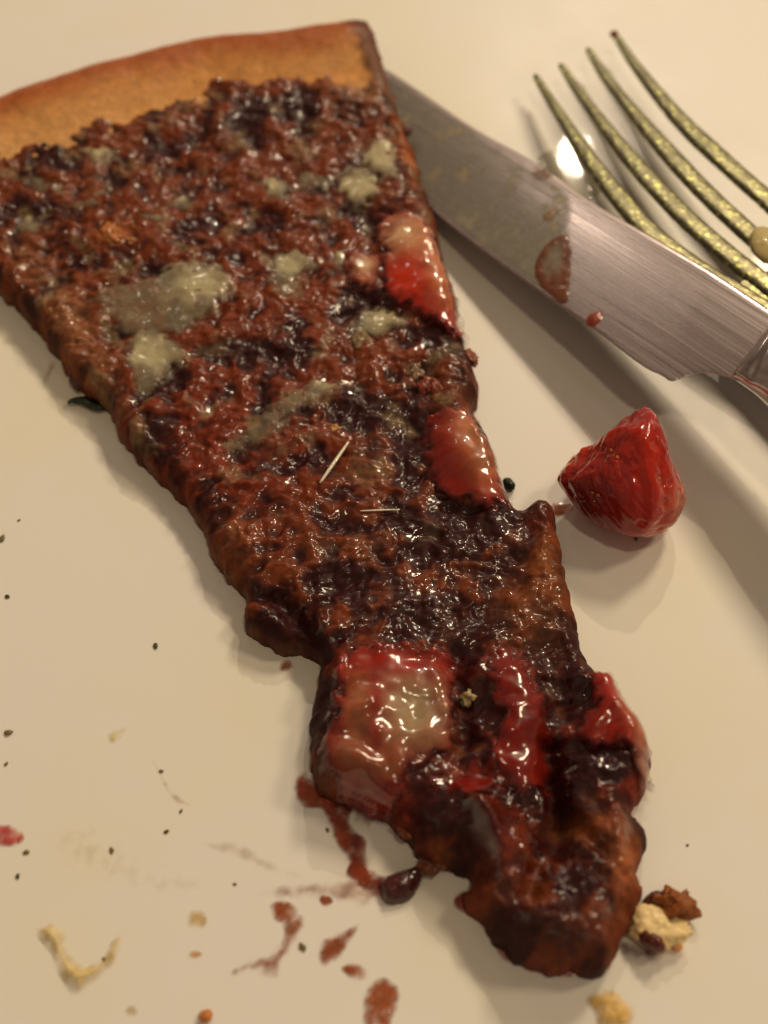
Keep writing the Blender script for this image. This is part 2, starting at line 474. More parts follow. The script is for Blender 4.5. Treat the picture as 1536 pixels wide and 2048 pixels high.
def topz(X, Y, D, detail=1.0, info=False):
    """height of the topping surface (mm) and its ingredients"""
    h, PX, PY = relief(X, Y)
    lowz = sstep(1150, 1450, PY)                       # towards the tip: smoother, wetter
    wx = X + 1.3 * fbm(X, Y, 6, 2, 301); wy = Y + 1.3 * fbm(X, Y, 6, 2, 302)
    clump = 1 - 2.4 * billow(wx, wy, 11.0, 3, 11, 0.42)   # rounded clumps with creases
    shred = 1 - 2.4 * billow(wx * 0.7 + wy * 0.4, wy * 1.4 - wx * 0.3, 4.2, 2, 15, 0.45)   # shreds of grated chocolate
    cm = sstep(-0.1, 0.35, fbm(X, Y, 8, 3, 17)) * (1 - 0.85 * lowz)       # where it is crumbly
    w1, r1 = worley(wx, wy, 2.8, 5)
    crumbs = np.clip(1 - w1 * 1.6, 0, 1) ** 0.8 * (r1 > 0.6) * (0.3 + r1) * cm
    w2, r2 = worley(wx * 1.1, wy, 1.5, 23)
    fine = fbm(wx, wy, 1.7, 2, 19, 0.5) * (0.35 + 0.65 * cm) + 0.55 * np.clip(1 - w2 * w2 * 5, 0, 1) * (r2 > 0.35)
    mid = fbm(wx, wy, 5.0, 2, 21)
    amp = lerp(1.0, 0.95, lowz)
    r = amp * (0.95 * clump + 0.45 * crumbs + 0.34 * fine + 0.42 * shred) + 0.7 * mid
    z = 6.8 + 1.2 * fbm(X, Y, 22, 2, 41) + 1.9 * lowz * fbm(X, Y, 6.5, 2, 43) + h + detail * r
    T = lerp(3.0, 4.8, lowz) * (1 + 0.35 * mid)
    q = np.clip(D / T, 0, 1)
    edge = np.sqrt(1 - (1 - q) ** 2)
    zz = (z - 1.2) * (0.25 + 0.75 * edge) + 1.2 * edge
    if info:
        return zz, dict(PX=PX, PY=PY, lowz=lowz, clump=clump, crumbs=crumbs, fine=fine, mid=mid, r=r, q=q)
    return zz
def slice_low(X, Y, k=0.35):
    D = np.maximum(sdf(slice_poly, X, Y), 0)
    return topz(X, Y, D, k)
def slice_smooth(X, Y):
    return slice_low(X, Y, 0.05) + 0.45

DARK = np.array([0.028, 0.0026, 0.0030]); BROWN = np.array([0.155, 0.031, 0.0062]); REDBR = np.array([0.16, 0.015, 0.005])
ORANGE = np.array([0.42, 0.13, 0.035]); TAN = np.array([0.36, 0.17, 0.075]); MILK = np.array([0.085, 0.026, 0.014])
def choc_col(X, Y, D, Z):
    zz, f = topz(X, Y, D, 1.0, True)
    PX, PY = f['PX'], f['PY']
    n = fbm(X, Y, 4.5, 4, 61); big = fbm(X, Y, 16, 2, 62)
    hgt = 0.62 * f['r'] + 0.9 * n + 0.15
    up = 1 - f['lowz']
    # dark smooth sauce regions, plus darkness painted into the cavity near the tip
    dk = np.zeros(X.shape)
    for b in [(830, 900, 60, 110, -20), (770, 830, 60, 40, 0), (930, 1080, 140, 70, 10), (700, 1180, 110, 60, 0), (560, 1230, 80, 50, 20),
              (1020, 1030, 80, 40, 0), (880, 1240, 140, 60, 10), (1120, 1350, 60, 90, 0), (930, 1420, 45, 120, 0), (1110, 1570, 30, 90, 0),
              (1190, 1520, 70, 50, 20), (900, 1650, 70, 50, 20), (1150, 1770, 50, 40, 0), (1050, 1850, 70, 40, 0), (640, 1440, 20, 90, 0),
              (840, 370, 50, 40, 0), (560, 220, 110, 25, -8), (100, 320, 70, 35, -8), (70, 430, 60, 30, 10), (900, 700, 60, 50, 0), (480, 700, 60, 20, 0),
              (600, 700, 40, 30, 0), (360, 640, 30, 20, 0), (740, 590, 40, 30, 0)]:
        dk = np.maximum(dk, blob(PX, PY, *b))
    tipm = sstep(1580, 1750, PY)
    br = sstep(-0.02, 0.72, hgt + 0.35 * big - 0.9 * dk - 0.30 * f['lowz'] + 0.34 * tipm)
    col = mixc(DARK, BROWN, br)
    red = np.clip(blob(PX, PY, 600, 640, 260, 260) * 0.25 + blob(PX, PY, 380, 860, 200, 150) * 0.4 + blob(PX, PY, 480, 980, 170, 120) * 0.4 + f['lowz'] * (0.8 - 0.65 * tipm), 0, 1)
    col = col + (REDBR - BROWN) * (br * red)[:, None]
    for b, c, a in [((1095, 1130, 26, 110, -6), ORANGE * 0.55, 0.7), ((1085, 1050, 30, 30), REDBR, .8), ((1050, 1230, 60, 70, 0), ORANGE * 0.45, 0.7),
                    ((1240, 1720, 36, 60, 0), ORANGE, 0.7), ((1160, 1660, 60, 30, 10), ORANGE * 0.6, 0.6), ((1000, 1700, 34, 80, -20), REDBR * 1.1, 0.7),
                    ((1290, 1560, 25, 60, 0), REDBR * 1.4, 0.8), ((680, 1560, 60, 50, 10), ORANGE * 0.5, 0.7), ((760, 1590, 80, 30, 20), REDBR * 1.2, 0.7),
                    ((230, 470, 30, 16, 0), ORANGE * 1.3, 0.9), ((820, 330, 16, 70, -15), ORANGE, 0.8), ((720, 170, 60, 22, -10), TAN, 0.7), ((740, 190, 40, 20), TAN, 0.5),
                    ((880, 640, 60, 20, 30), REDBR, 0.6), ((540, 900, 40, 30, 0), MILK * 1.3, .6), ((470, 1090, 40, 60, 0), ORANGE * 0.6, 0.5),
                    ((930, 770, 40, 45, 0), MILK, 0.7), ((1120, 1880, 100, 50, 0), MILK * 0.7, 0.6), ((1000, 1780, 40, 60, -30), MILK * 0.8, 0.6),
                    ((140, 640, 40, 60, -20), TAN, 0.7), ((200, 740, 30, 60, -30), TAN * 0.7, 0.6), ((60, 520, 30, 60, -20), TAN * 0.6, 0.5)]:
        m = a * blob(PX, PY, *b) * np.clip(0.75 + 0.9 * n, 0, 1)
        col = col + (c - col) * m[:, None]
    gl = sstep(0.22, 0.5, fbm(X, Y, 7, 3, 64)) * f['lowz']  # orange-brown translucent glints painted into the colour towards the tip
    col = mixc_arr(col, ORANGE * 0.40, gl * 0.55)
    # peppering of brown shreds and faint greenish melt between them
    melt = sstep(0.14, 0.42, fbm(X, Y, 6.5, 4, 77)) * up * (1 - f['crumbs'] * 0.8) * 0.55 * sstep(1200, 800, PY)
    col = mixc_arr(col, np.array([0.24, 0.165, 0.085]), melt)
    # side wall: baked dough and smeared sauce
    low = sstep(4.6, 2.4, Z) * (1 - f['lowz'])
    side = mixc(TAN * 0.5, BROWN * 0.7, sstep(-0.2, 0.35, fbm(X, Y, 5, 3, 88)))
    col = mixc_arr(col, side, low * 0.8)
    return col
def mixc_arr(a, b, t):
    return a + (b - a) * np.asarray(t)[:, None]
def choc_rough(X, Y, D, Z):
    n = fbm(X, Y, 3.5, 3, 91)
    PX, PY = pxof(X, Y)
    low = sstep(1150, 1400, PY)
    rg = np.clip(0.46 - 0.12 * low + 0.45 * n, 0.22, 0.7)
    wall = np.maximum(sstep(2.4 + 1.6 * low, 0.9 + 0.8 * low, D), sstep(5.4 + 1.4 * low, 3.8 + 1.6 * low, Z))
    return rg + (0.8 - rg) * wall

patch('chocolate_topping', slice_poly, M_choc, lambda X, Y, D: topz(X, Y, D), None, cell=0.26, colour=choc_col,
      extra={'rough': choc_rough}, parent=slice_thing, edge_noise=0.9, seed=3, es=3.0, origin=CEN * [1, 1, 0])

# ---- crust rim: a swept roll along the outer arc
crest_px = [(-230, 300), (-100, 245), (0, 206), (100, 173), (220, 136), (330, 106), (400, 88), (500, 84), (620, 67), (738, 46)]
crest = spline([at(p[0], p[1], 11)[:2] for p in crest_px], 24, False)
PROF = [(-24, 3.0), (-20, 5.4), (-15, 6.3), (-12.5, 7.0), (-10, 7.8), (-7.5, 9.0), (-5, 10.1), (-3, 10.8), (-1, 11.1), (1, 11.0), (3, 10.3),
        (4.8, 9.0), (6.2, 7.2), (7.2, 5.0), (7.6, 2.6), (7.2, 0.5)]
prof_s = spline(PROF, 3, False)
def build_crust():
    n = len(crest); m = len(prof_s)
    T = np.gradient(crest, axis=0); T /= np.linalg.norm(T, axis=1)[:, None]
    Nn = np.stack([-T[:, 1], T[:, 0]], 1)             # away from the slice (crest runs left to right)
    V = np.zeros((n, m, 3)); U = np.zeros((n, m)); S = np.zeros((n, m))
    s = np.concatenate([[0], np.cumsum(np.linalg.norm(np.diff(crest, axis=0), axis=1))])
    for j, (u, z) in enumerate(prof_s):
        V[:, j, :2] = crest + Nn * u; V[:, j, 2] = z; U[:, j] = u; S[:, j] = s
    endw = np.clip((s[-1] - S) / 3.0, 0, 1)
    bulge = fbm(S, U, 26, 2, 401) * 1.2 + fbm(S, U, 8, 3, 402) * 0.45
    hk = np.clip(V[:, :, 2] / 6, 0, 1)
    V[:, :, 2] += bulge * hk
    V[:, :, 1] += fbm(S, U * 0.2, 24, 2, 403) * 0.8
    V[:, :, 2] -= (1 - endw) ** 2 * 0.8 * hk
    X = V[:, :, 0].ravel(); Y = V[:, :, 1].ravel(); Z = V[:, :, 2].ravel(); U = U.ravel(); S = S.ravel()
    nn = fbm(S, U * 1.4, 13, 4, 411); n2 = fbm(S, U, 3.2, 3, 412)
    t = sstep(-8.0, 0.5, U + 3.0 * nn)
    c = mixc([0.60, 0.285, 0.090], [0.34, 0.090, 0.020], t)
    pale = sstep(-0.1, 0.5, nn) * sstep(-4, -9, U)
    c = mixc_arr(c, np.array([0.66, 0.37, 0.14]), pale * 0.6)
    c = c * (1 + 0.22 * n2)[:, None]
    sc = sstep(0.30, 0.55, fbm(S, U, 6, 4, 415)) * sstep(-6, 0, U)
    c = mixc_arr(c, np.array([0.13, 0.030, 0.009]), sc * 0.6)
    fl = sstep(0.35, 0.6, fbm(S, U, 2.0, 3, 416))
    c = mixc_arr(c, np.array([0.58, 0.36, 0.20]), fl * 0.25)
    left = sstep(70, 10, S) * sstep(-2, -9, U)
    c = mixc_arr(c, np.array([0.66, 0.38, 0.15]), left * 0.5)
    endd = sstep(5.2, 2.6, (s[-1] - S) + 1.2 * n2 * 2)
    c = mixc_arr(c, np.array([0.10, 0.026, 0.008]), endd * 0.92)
    rg = np.clip(0.42 + 0.2 * nn, 0.3, 0.6)
    idx = np.arange(n * m).reshape(n, m)
    F = np.stack([idx[:-1, :-1], idx[1:, :-1], idx[1:, 1:], idx[:-1, 1:]], -1).reshape(-1, 4)
    Vf = np.stack([X, Y, Z], 1)
    # cut end caps: inner rings shrinking to the section centre with a crumbly face
    vs = [Vf]; cs = [c]; rs = [rg]; fs = [F]; base = n * m
    for row, sg in ((n - 1, 1), (0, -1)):
        ring = Vf[idx[row]]; cen = np.array([ring[:, 0].mean(), ring[:, 1].mean(), 3.5])
        prev = idx[row]
        for k in range(1, 7):
            fk = 1 - k / 6.5
            rr = cen + (ring - cen) * fk
            nz_ = fbm(rr[:, 1] * 3, rr[:, 2] * 3, 3.0, 3, 431 + k)
            rr[:, :2] += (T[row] * sg * (0.5 + 1.0 * nz_)[:, None])
            vs.append(rr)
            cs.append(np.tile([0.055, 0.018, 0.010], (m, 1)) * (1 + 0.8 * nz_)[:, None] + (0.10 * np.array([1, .5, .2]) * (nz_ > .25)[:, None]))
            rs.append(np.full(m, 0.5))
            cur = base + np.arange(m); base += m
            q = np.stack([prev[:-1], prev[1:], cur[1:], cur[:-1]], 1)
            fs.append(q if sg < 0 else q[:, ::-1]); prev = cur
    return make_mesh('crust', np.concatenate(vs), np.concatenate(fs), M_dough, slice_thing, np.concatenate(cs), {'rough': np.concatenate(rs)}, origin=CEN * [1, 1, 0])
build_crust()

# ---- things pressed into or lying on the topping (parts of the slice)
def on_slice(name, px_pts, mat, thick, colour, label=None, cell=0.35, roundr=2.0, noise=0.3, ns=2.0, en=0.4, seed=0, rough=None, lift=0.0, z=8.0, base=None, alpha=None, keep=0.35):
    poly = world_poly(px_pts, z)
    cx, cy = poly.mean(0)
    poly = (poly - [cx, cy]) * (1.22 if name == 'cream_patch' else 1.09) + [cx, cy]
    bf = base or slice_smooth
    def top(X, Y, D):
        q = np.clip(D / roundr, 0, 1)
        return bf(X, Y) + lift + thick * np.sqrt(1 - (1 - q) ** 2) + noise * fbm(X, Y, ns, 2, seed + 5, 0.22) * q - 0.25 * (1 - q)
    def bot(X, Y, D):
        return bf(X, Y) + lift - 0.8
    o = patch(name, poly, mat, top, bot, cell, colour, slice_thing, en, seed,
              extra={'rough': rough or (lambda X, Y, D, Z: np.clip(0.27 + 0.2 * fbm(X, Y, 3, 2, seed + 9), 0.2, 0.45))},
              origin=(cx, cy, 0), grow=0.9 if mat is M_berry else 0.0)
    if label: o['label'] = label
    return o

CREAM = np.array([0.52, 0.46, 0.27]); CREAMG = np.array([0.30, 0.26, 0.17])
def cream_col(cx, cy, r, seed):
    def f(X, Y, D, Z):
        PX, PY = pxof(X, Y)
        n = fbm(X, Y, 3.2, 4, seed + 71)
        k = np.clip(blob(PX, PY, cx, cy, r, r * 0.7, 0) * 1.2 + n * 0.7, 0, 1)
        c = mixc(CREAMG, CREAM, k)
        e = sstep(1.5, 0.2, D + 0.9 * n)
        c = mixc_arr(c, np.array([0.15, 0.06, 0.028]), e * 0.75)
        spots = sstep(0.36, 0.6, fbm(X, Y, 2.2, 3, seed + 75))
        c = mixc_arr(c, np.array([0.17, 0.045, 0.012]), spots * 0.7)
        a = sstep(-0.2, 2.6, D + 1.6 * n) * (0.38 + 0.42 * k) * (1 - 0.7 * spots)
        return np.concatenate([c, a[:, None]], 1)
    return f
creams = [
    ([(210, 605), (240, 570), (300, 560), (360, 530), (440, 545), (450, 570), (440, 605), (395, 640), (340, 660), (290, 670), (255, 650)], 400, 575, 55, 0.9),
    ([(255, 680), (300, 660), (350, 680), (380, 700), (350, 740), (310, 775), (280, 790), (260, 750)], 300, 710, 50, 0.8),
    ([(725, 300), (760, 275), (795, 300), (800, 350), (780, 365), (740, 345)], 765, 320, 50, 1.1),
    ([(680, 360), (715, 340), (750, 355), (760, 385), (730, 412), (695, 405)], 715, 378, 50, 1.2),
    ([(540, 520), (580, 500), (620, 510), (640, 535), (600, 560), (570, 595), (545, 570)], 580, 535, 30, 0.6),
    ([(700, 640), (740, 615), (790, 625), (810, 650), (770, 672), (720, 668)], 770, 640, 40, 1.1),
    ([(520, 365), (550, 350), (580, 368), (570, 400), (535, 400)], 545, 375, 22, 0.6),
    ([(165, 300), (200, 290), (235, 300), (230, 322), (185, 325)], 200, 305, 30, 0.8),
    ([(60, 345), (110, 350), (150, 390), (190, 370), (230, 345), (200, 390), (150, 415), (110, 390), (70, 370)], 120, 370, 10, 0.3),
    ([(250, 420), (290, 410), (325, 430), (300, 445), (265, 440)], 290, 425, 10, 0.4),
    ([(335, 400), (370, 385), (395, 400), (365, 420)], 365, 400, 10, 0.4),
    ([(660, 500), (690, 490), (705, 525), (680, 545), (660, 525)], 680, 515, 10, 0.4),
    ([(520, 830), (580, 780), (640, 765), (690, 780), (650, 800), (590, 830), (550, 870), (490, 880), (440, 860), (480, 855)], 650, 775, 20, 0.6),
    ([(425, 880), (470, 870), (500, 885), (470, 905), (430, 900)], 460, 885, 8, 0.4),
    ([(595, 1080), (640, 1085), (655, 1110), (615, 1120)], 620, 1100, 5, 0.3),
    ([(30, 440), (60, 425), (90, 440), (70, 460), (40, 460)], 60, 440, 10, 0.5),
    ([(600, 330), (660, 340), (700, 325), (660, 365), (610, 370)], 650, 345, 5, 0.3),
]
for i, (pts, cx, cy, r, th) in enumerate(creams):
    on_slice('cream_patch', pts, M_cream, th, cream_col(cx, cy, r, 100 + i * 7), cell=0.35, roundr=2.6, noise=0.35, ns=4.0, en=2.2, seed=100 + i * 7, lift=0.15)

# strawberry pieces: colour from pale core to red skin
PALE = np.array([0.62, 0.40, 0.20]); PEACH = np.array([0.52, 0.20, 0.085]); RED = np.array([0.34, 0.016, 0.006]); DEEP = np.array([0.20, 0.010, 0.008])
def berry_col(spots, base=RED, seed=0, choc=0.3, dim=0.80):
    def f(X, Y, D, Z):
        PX, PY = pxof(X, Y, 9)
        n = fbm(X, Y, 3.0, 4, seed + 3)
        c = mixc(base * 0.8, base, np.clip(0.5 + n, 0, 1))
        for b, cc, a in spots:
            m = np.clip(a * blob(PX, PY, *b) * (1 + 0.6 * n), 0, 1)
            c = mixc_arr(c, cc, m)
        ch = sstep(0.62 - choc, 0.95 - choc, 0.5 + fbm(X, Y, 5, 4, seed + 13) * 0.9) * (0.35 + 0.65 * sstep(3.0, 0.3, D))
        c = mixc_arr(c, np.array([0.085, 0.010, 0.006]), ch * 0.85)
        c = c * (dim * (1 + 0.25 * n))[:, None] if hasattr(dim, 'shape') else c * dim
        e = sstep(2.8, 0.4, D + 1.4 * n)
        c = mixc_arr(c, np.array([0.12, 0.009, 0.006]), e * 0.85)
        a = sstep(0.0, 2.0, D + 1.2 * n)
        return np.concatenate([c, a[:, None]], 1)
    return f
B = np.array
berries = [
    ([(765, 455), (815, 440), (850, 455), (880, 510), (905, 570), (922, 640), (922, 668), (870, 640), (815, 610), (785, 590), (770, 530)],
     [((815, 480, 55, 40, 0), PALE, 0.9), ((870, 540, 26, 90, -22), PEACH * 1.15, 0.95), ((810, 560, 40, 50, 0), B([0.62, 0.035, 0.006]), 0.9), ((900, 650, 30, 30), RED, .7)],
     2.0, 0.10, 'strawberry piece on the right edge, pale above and bright red below'),
    ([(690, 525), (720, 505), (760, 515), (768, 560), (745, 575), (710, 560)], [((725, 525, 28, 20, 0), PALE, 0.9), ((745, 560, 30, 20), PEACH, .8)], 1.2, 0.18, 'small pale pink strawberry piece among cream patches'),
    ([(865, 845), (930, 828), (965, 870), (988, 915), (1005, 965), (1012, 1005), (960, 1005), (900, 985), (870, 950), (855, 900)],
     [((945, 880, 38, 60, -25), PEACH * 1.1, 0.95), ((965, 930, 30, 50, -20), PEACH, 0.7), ((890, 930, 40, 60), DEEP, .7)], 1.5, 0.32, 'peach coloured strawberry piece on the right edge midway down'),
    ([(690, 1330), (760, 1308), (840, 1312), (893, 1328), (897, 1400), (895, 1490), (850, 1505), (800, 1560), (780, 1600), (720, 1585), (665, 1540), (655, 1500), (680, 1440), (685, 1380)],
     [((830, 1425, 72, 85, 0), B([0.38, 0.27, 0.15]), 1.0), ((715, 1420, 26, 80, 0), PEACH * 0.75, 0.9), ((800, 1325, 110, 22, 0), B([0.36, 0.012, 0.006]), 1.0), ((700, 1520, 50, 50), PEACH * 0.5, .8), ((752, 1420, 12, 90, 0), DEEP * 1.3, .8), ((740, 1570, 90, 30, 10), DEEP * 1.2, .9), ((770, 1540, 60, 30), PEACH * .45, .7)],
     1.4, 0.13, 'large strawberry slice with pale core and red rim near the tip'),
    ([(965, 1320), (1030, 1315), (1068, 1365), (1088, 1450), (1096, 1550), (1060, 1575), (1010, 1560), (985, 1500), (1005, 1440), (985, 1370)],
     [((1040, 1450, 26, 110, -5), B([0.27, 0.010, 0.005]), 0.9)], 0.9, 0.25, 'narrow deep red strawberry strip near the tip'),
    ([(1185, 1370), (1222, 1352), (1245, 1400), (1285, 1455), (1303, 1520), (1292, 1560), (1255, 1510), (1200, 1490), (1150, 1480), (1165, 1440), (1190, 1425)],
     [((1255, 1430, 22, 90, -30), B([0.46, 0.12, 0.065]), 1.0), ((1205, 1390, 24, 30), B([0.40, 0.02, 0.012]), 0.9), ((1290, 1520, 26, 50), PEACH, .8)], 2.0, 0.08,
     'pink and red strawberry piece overhanging the right edge near the tip'),
    ([(845, 1560), (900, 1535), (970, 1530), (1000, 1560), (960, 1585), (890, 1590)], [((900, 1560, 60, 20), B([0.27, 0.010, 0.005]), .8)], 0.5, 0.35, 'small red strawberry scrap below the large slice'),
]
for i, (pts, spots, th, ch, lb) in enumerate(berries):
    on_slice('strawberry_piece', pts, M_berry, th, berry_col(spots, RED, 200 + i * 9, ch + 0.03, 0.62 if i in (4, 6) else 0.84), lb, cell=0.35, roundr=2.2, noise=0.4, ns=3.4, en=2.0, seed=200 + i * 9,
             rough=lambda X, Y, D, Z: np.clip(0.28 + 0.15 * fbm(X, Y, 3, 2, 7), 0.2, 0.5))

# orange and dark crumbs, blurred sparkles of light built as pale rods on the slice
def rock(name, centre, r, col, mat, parent=None, seed=0, squash=0.8, sub=3, rough=0.25, label=None):
    import bmesh
    bm = bmesh.new(); bmesh.ops.create_icosphere(bm, subdivisions=sub, radius=1.0)
    V = np.array([v.co[:] for v in bm.verts]); F = np.array([[v.index for v in f.verts] for f in bm.faces]); bm.free()
    r = np.array(r if hasattr(r, '__len__') else (r, r, r * squash), float)
    q = 1 + rough * (1.3 * fbm(V[:, 0] * 2 + V[:, 2] * 1.3 + seed, V[:, 1] * 2 - V[:, 2] * 1.7, 1.6, 4, seed, 0.6) - 0.5 * billow(V[:, 0] * 2 - V[:, 2], V[:, 1] * 2 + V[:, 2], 1.1, 2, seed + 3))
    P = V * q[:, None] * r
    a = seed * 1.37; ca, sa = math.cos(a), math.sin(a)
    P = np.stack([P[:, 0] * ca - P[:, 1] * sa, P[:, 0] * sa + P[:, 1] * ca, P[:, 2]], 1) + np.array(centre)
    n = fbm(P[:, 0] + P[:, 2], P[:, 1] - P[:, 2], max(r) * 0.8, 3, seed + 4)
    c = np.asarray(col)[None, :] * (1 + 0.45 * n)[:, None]
    o = make_mesh(name, P, F, mat, parent, c, {'rough': np.full(len(P), 0.4)}, origin=(centre[0], centre[1], max(centre[2] - r[2], 0) if parent is None else centre[2]))
    if label: o['label'] = label
    return o
def on_top(px, py, dz=0.0):
    p = at(px, py, 8)
    for _ in range(3):
        z = float(slice_low(np.array([p[0]]), np.array([p[1]]))[0]); p = at(px, py, z + dz)
    return p
for i, (x, y, r, c, nm) in enumerate([(668, 858, 1.0, (0.5, 0.25, 0.05), 'nut_crumb'), (222, 470, 2.6, (0.48, 0.17, 0.04), 'nut_crumb'), (262, 482, 1.6, (0.42, 0.16, 0.05), 'nut_crumb'),
                                      (828, 745, 2.0, (0.22, 0.13, 0.07), 'nut_crumb'), (865, 775, 2.4, (0.25, 0.045, 0.02), 'chocolate_lump'), (940, 1395, 1.7, (0.42, 0.30, 0.13), 'nut_crumb'),
                                      (940, 716, 1.9, (0.25, 0.06, 0.02), 'chocolate_lump'), (868, 1722, 2.2, (0.20, 0.06, 0.02), 'chocolate_lump'), (722, 685, 2.6, (0.30, 0.20, 0.10), 'nut_crumb'),
                                      (808, 262, 1.6, (0.10, 0.02, 0.012), 'chocolate_lump'), (815, 1660, 1.6, (0.30, 0.07, 0.02), 'chocolate_lump')]):
    p = on_top(x, y, 0.1)
    rock(nm, (p[0], p[1], p[2]), (r, r * 0.8, r * 0.5), np.array(c) * 0.8, M_cream if nm == 'nut_crumb' else M_choc, slice_thing, 500 + i, rough=0.75, sub=4)
M_sparkle = Mat('pale_sparkle').set(Base_Color=(0.75, 0.68, 0.55, 1), Roughness=0.2, Coat_Weight=0.8)  # pale colour standing in for a sparkle
def rod(name, p0, p1, r, mat, parent=None, sides=8, origin=None, wob=0.0, seed=1, taper=0.5, col=None):
    p0 = np.array(p0, float); p1 = np.array(p1, float); ax = p1 - p0; L = np.linalg.norm(ax); ax /= L
    u = np.cross(ax, [0, 0, 1]); u /= np.linalg.norm(u) + 1e-9; v = np.cross(u, ax)
    V = []; F = []; N = 14
    for i in range(N + 1):
        t = i / N; rr = r * (taper + (1 - taper) * math.sin(math.pi * min(max(t, 0.04), 0.96)) ** 0.5)
        c = p0 + ax * L * t + u * wob * math.sin(t * 6 + seed) + v * wob * .3 * math.sin(t * 9 + seed)
        for k in range(sides):
            a = 2 * math.pi * k / sides
            V.append(c + (u * math.cos(a) + v * math.sin(a)) * rr)
    for i in range(N):
        for k in range(sides):
            F.append((i * sides + k, i * sides + (k + 1) % sides, (i + 1) * sides + (k + 1) % sides, (i + 1) * sides + k))
    V.append(p0); V.append(p1); a0 = len(V) - 2
    for k in range(0, sides, 2):
        F.append((a0, (k + 2) % sides, k + 1, k)); b = N * sides
        F.append((a0 + 1, b + k, b + k + 1, b + (k + 2) % sides))
    return make_mesh(name, V, F, mat, parent, None if col is None else np.tile(col, (len(V), 1)), {'rough': np.full(len(V), .35)} if col is not None else None, origin=origin if origin is not None else p0)
rod('sparkle_streak', on_top(640, 966, 1.0), on_top(697, 884, 1.0), 0.32, M_sparkle, slice_thing)
rod('sparkle_streak', on_top(720, 1022, .8), on_top(800, 1019, .8), 0.16, M_sparkle, slice_thing)

# =================================================================== LOOSE STRAWBERRY
def build_berry():
    import bmesh
    base = at(1243, 985, 4)
    bm = bmesh.new(); bmesh.ops.create_icosphere(bm, subdivisions=7, radius=1.0)
    V = np.array([v.co[:] for v in bm.verts]); F = np.array([[v.index for v in f.verts] for f in bm.faces]); bm.free()
    d = V / np.linalg.norm(V, axis=1)[:, None]
    def lobe(vec, sharp, amp):
        v = np.array(vec, float); v /= np.linalg.norm(v)
        c = np.clip(d @ v, 0, 1)
        return amp * c ** sharp
    r = 8.9 + lobe((0.15, -0.55, 0.8), 3, 0.9) + lobe((0.22, 0.55, 0.85), 6, 6.2) + lobe((-1, 0.12, 0.10), 12, 1.9) + lobe((0.95, -0.1, 0.1), 8, 0.5) + lobe((0.2, -1, 0.0), 5, 0.8) + lobe((0.75, -0.6, -0.3), 8, 1.5)
    r -= lobe((-0.6, 0.62, 0.4), 9, 1.6) + lobe((0.8, 0.55, 0.4), 7, 1.8) + lobe((-0.75, -0.6, 0.2), 8, 0.8)
    # flat cut planes
    P = d * r[:, None]
    for nvec, lim in (((0.90, 0.30, 0.30), 7.6), ((-0.66, 0.45, 0.60), 7.0)):
        nv = np.array(nvec); nv /= np.linalg.norm(nv)
        q = P @ nv; ex = np.clip(q - lim, 0, None)
        P = P - nv[None, :] * (ex * 0.5)[:, None]
    n1_ = fbm(d[:, 0] * 9 + d[:, 2] * 2, d[:, 1] * 9 - d[:, 2] * 6, 6, 3, 601, 0.4); n2_ = fbm(d[:, 0] * 8 + d[:, 2] * 7, d[:, 1] * 8 + d[:, 2] * 6, 1.1, 3, 602)
    rd = np.exp(-((P @ np.array([0.80, 0.45, -0.40]) + 3.5) / 1.3) ** 2) * (d[:, 2] > 0)
    P = P + d * (0.9 * n1_ + 0.05 * n2_ + 0.7 * rd + 0.28 * fbm(P[:, 0] + P[:, 2], P[:, 1] - P[:, 2] * 0.7, 2.2, 2, 605))[:, None]
    # seed pits
    rs = np.random.RandomState(4); seeds = []
    for k in range(46):
        z_ = rs.uniform(-0.1, 1); a = rs.uniform(0, 2 * math.pi); s_ = math.sqrt(max(0, 1 - z_ * z_)); seeds.append((s_ * math.cos(a), s_ * math.sin(a), z_))
    seeds = np.array(seeds); dd = d @ seeds.T; near = dd.max(1)
    P = P - d * (0.22 * sstep(0.9955, 0.9992, near))[:, None]
    P *= np.array([1.05, 0.98, 0.89])
    P[:, 2] = P[:, 2] + 7.2
    P[:, 2] = np.where(P[:, 2] < 0.2, 0.2 + (P[:, 2] - 0.2) * 0.03, P[:, 2])
    # colour
    c = mixc([0.26, 0.008, 0.006], [0.46, 0.022, 0.007], np.clip(0.5 + n1_, 0, 1))
    px, py = P[:, 0], P[:, 1]
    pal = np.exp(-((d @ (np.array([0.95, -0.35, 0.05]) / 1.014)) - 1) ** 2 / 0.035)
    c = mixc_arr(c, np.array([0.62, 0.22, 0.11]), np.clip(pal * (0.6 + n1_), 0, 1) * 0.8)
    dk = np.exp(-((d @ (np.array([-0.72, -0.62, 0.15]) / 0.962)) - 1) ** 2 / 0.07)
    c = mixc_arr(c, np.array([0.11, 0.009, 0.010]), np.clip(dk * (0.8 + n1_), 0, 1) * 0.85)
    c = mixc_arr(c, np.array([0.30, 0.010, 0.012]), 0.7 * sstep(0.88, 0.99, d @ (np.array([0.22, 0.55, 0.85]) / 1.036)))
    P = P + np.array([base[0], base[1], 0])
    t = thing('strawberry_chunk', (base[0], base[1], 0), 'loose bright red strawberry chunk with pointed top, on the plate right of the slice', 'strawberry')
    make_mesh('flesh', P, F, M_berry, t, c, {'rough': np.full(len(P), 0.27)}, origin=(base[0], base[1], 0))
    # sunken seeds
    ctr = np.array([base[0], base[1], 0])
    for k, sv in enumerate(seeds):
        i = int(np.argmax(d @ sv)); p = P[i]
        if p[2] < 3: continue
        if k % 4 == 0:
            rock('seed', p - sv * 0.05, (0.42, 0.30, 0.24), (0.42, 0.16, 0.04), M_crumb, t, 620 + k, sub=1, rough=0.1)
build_berry()

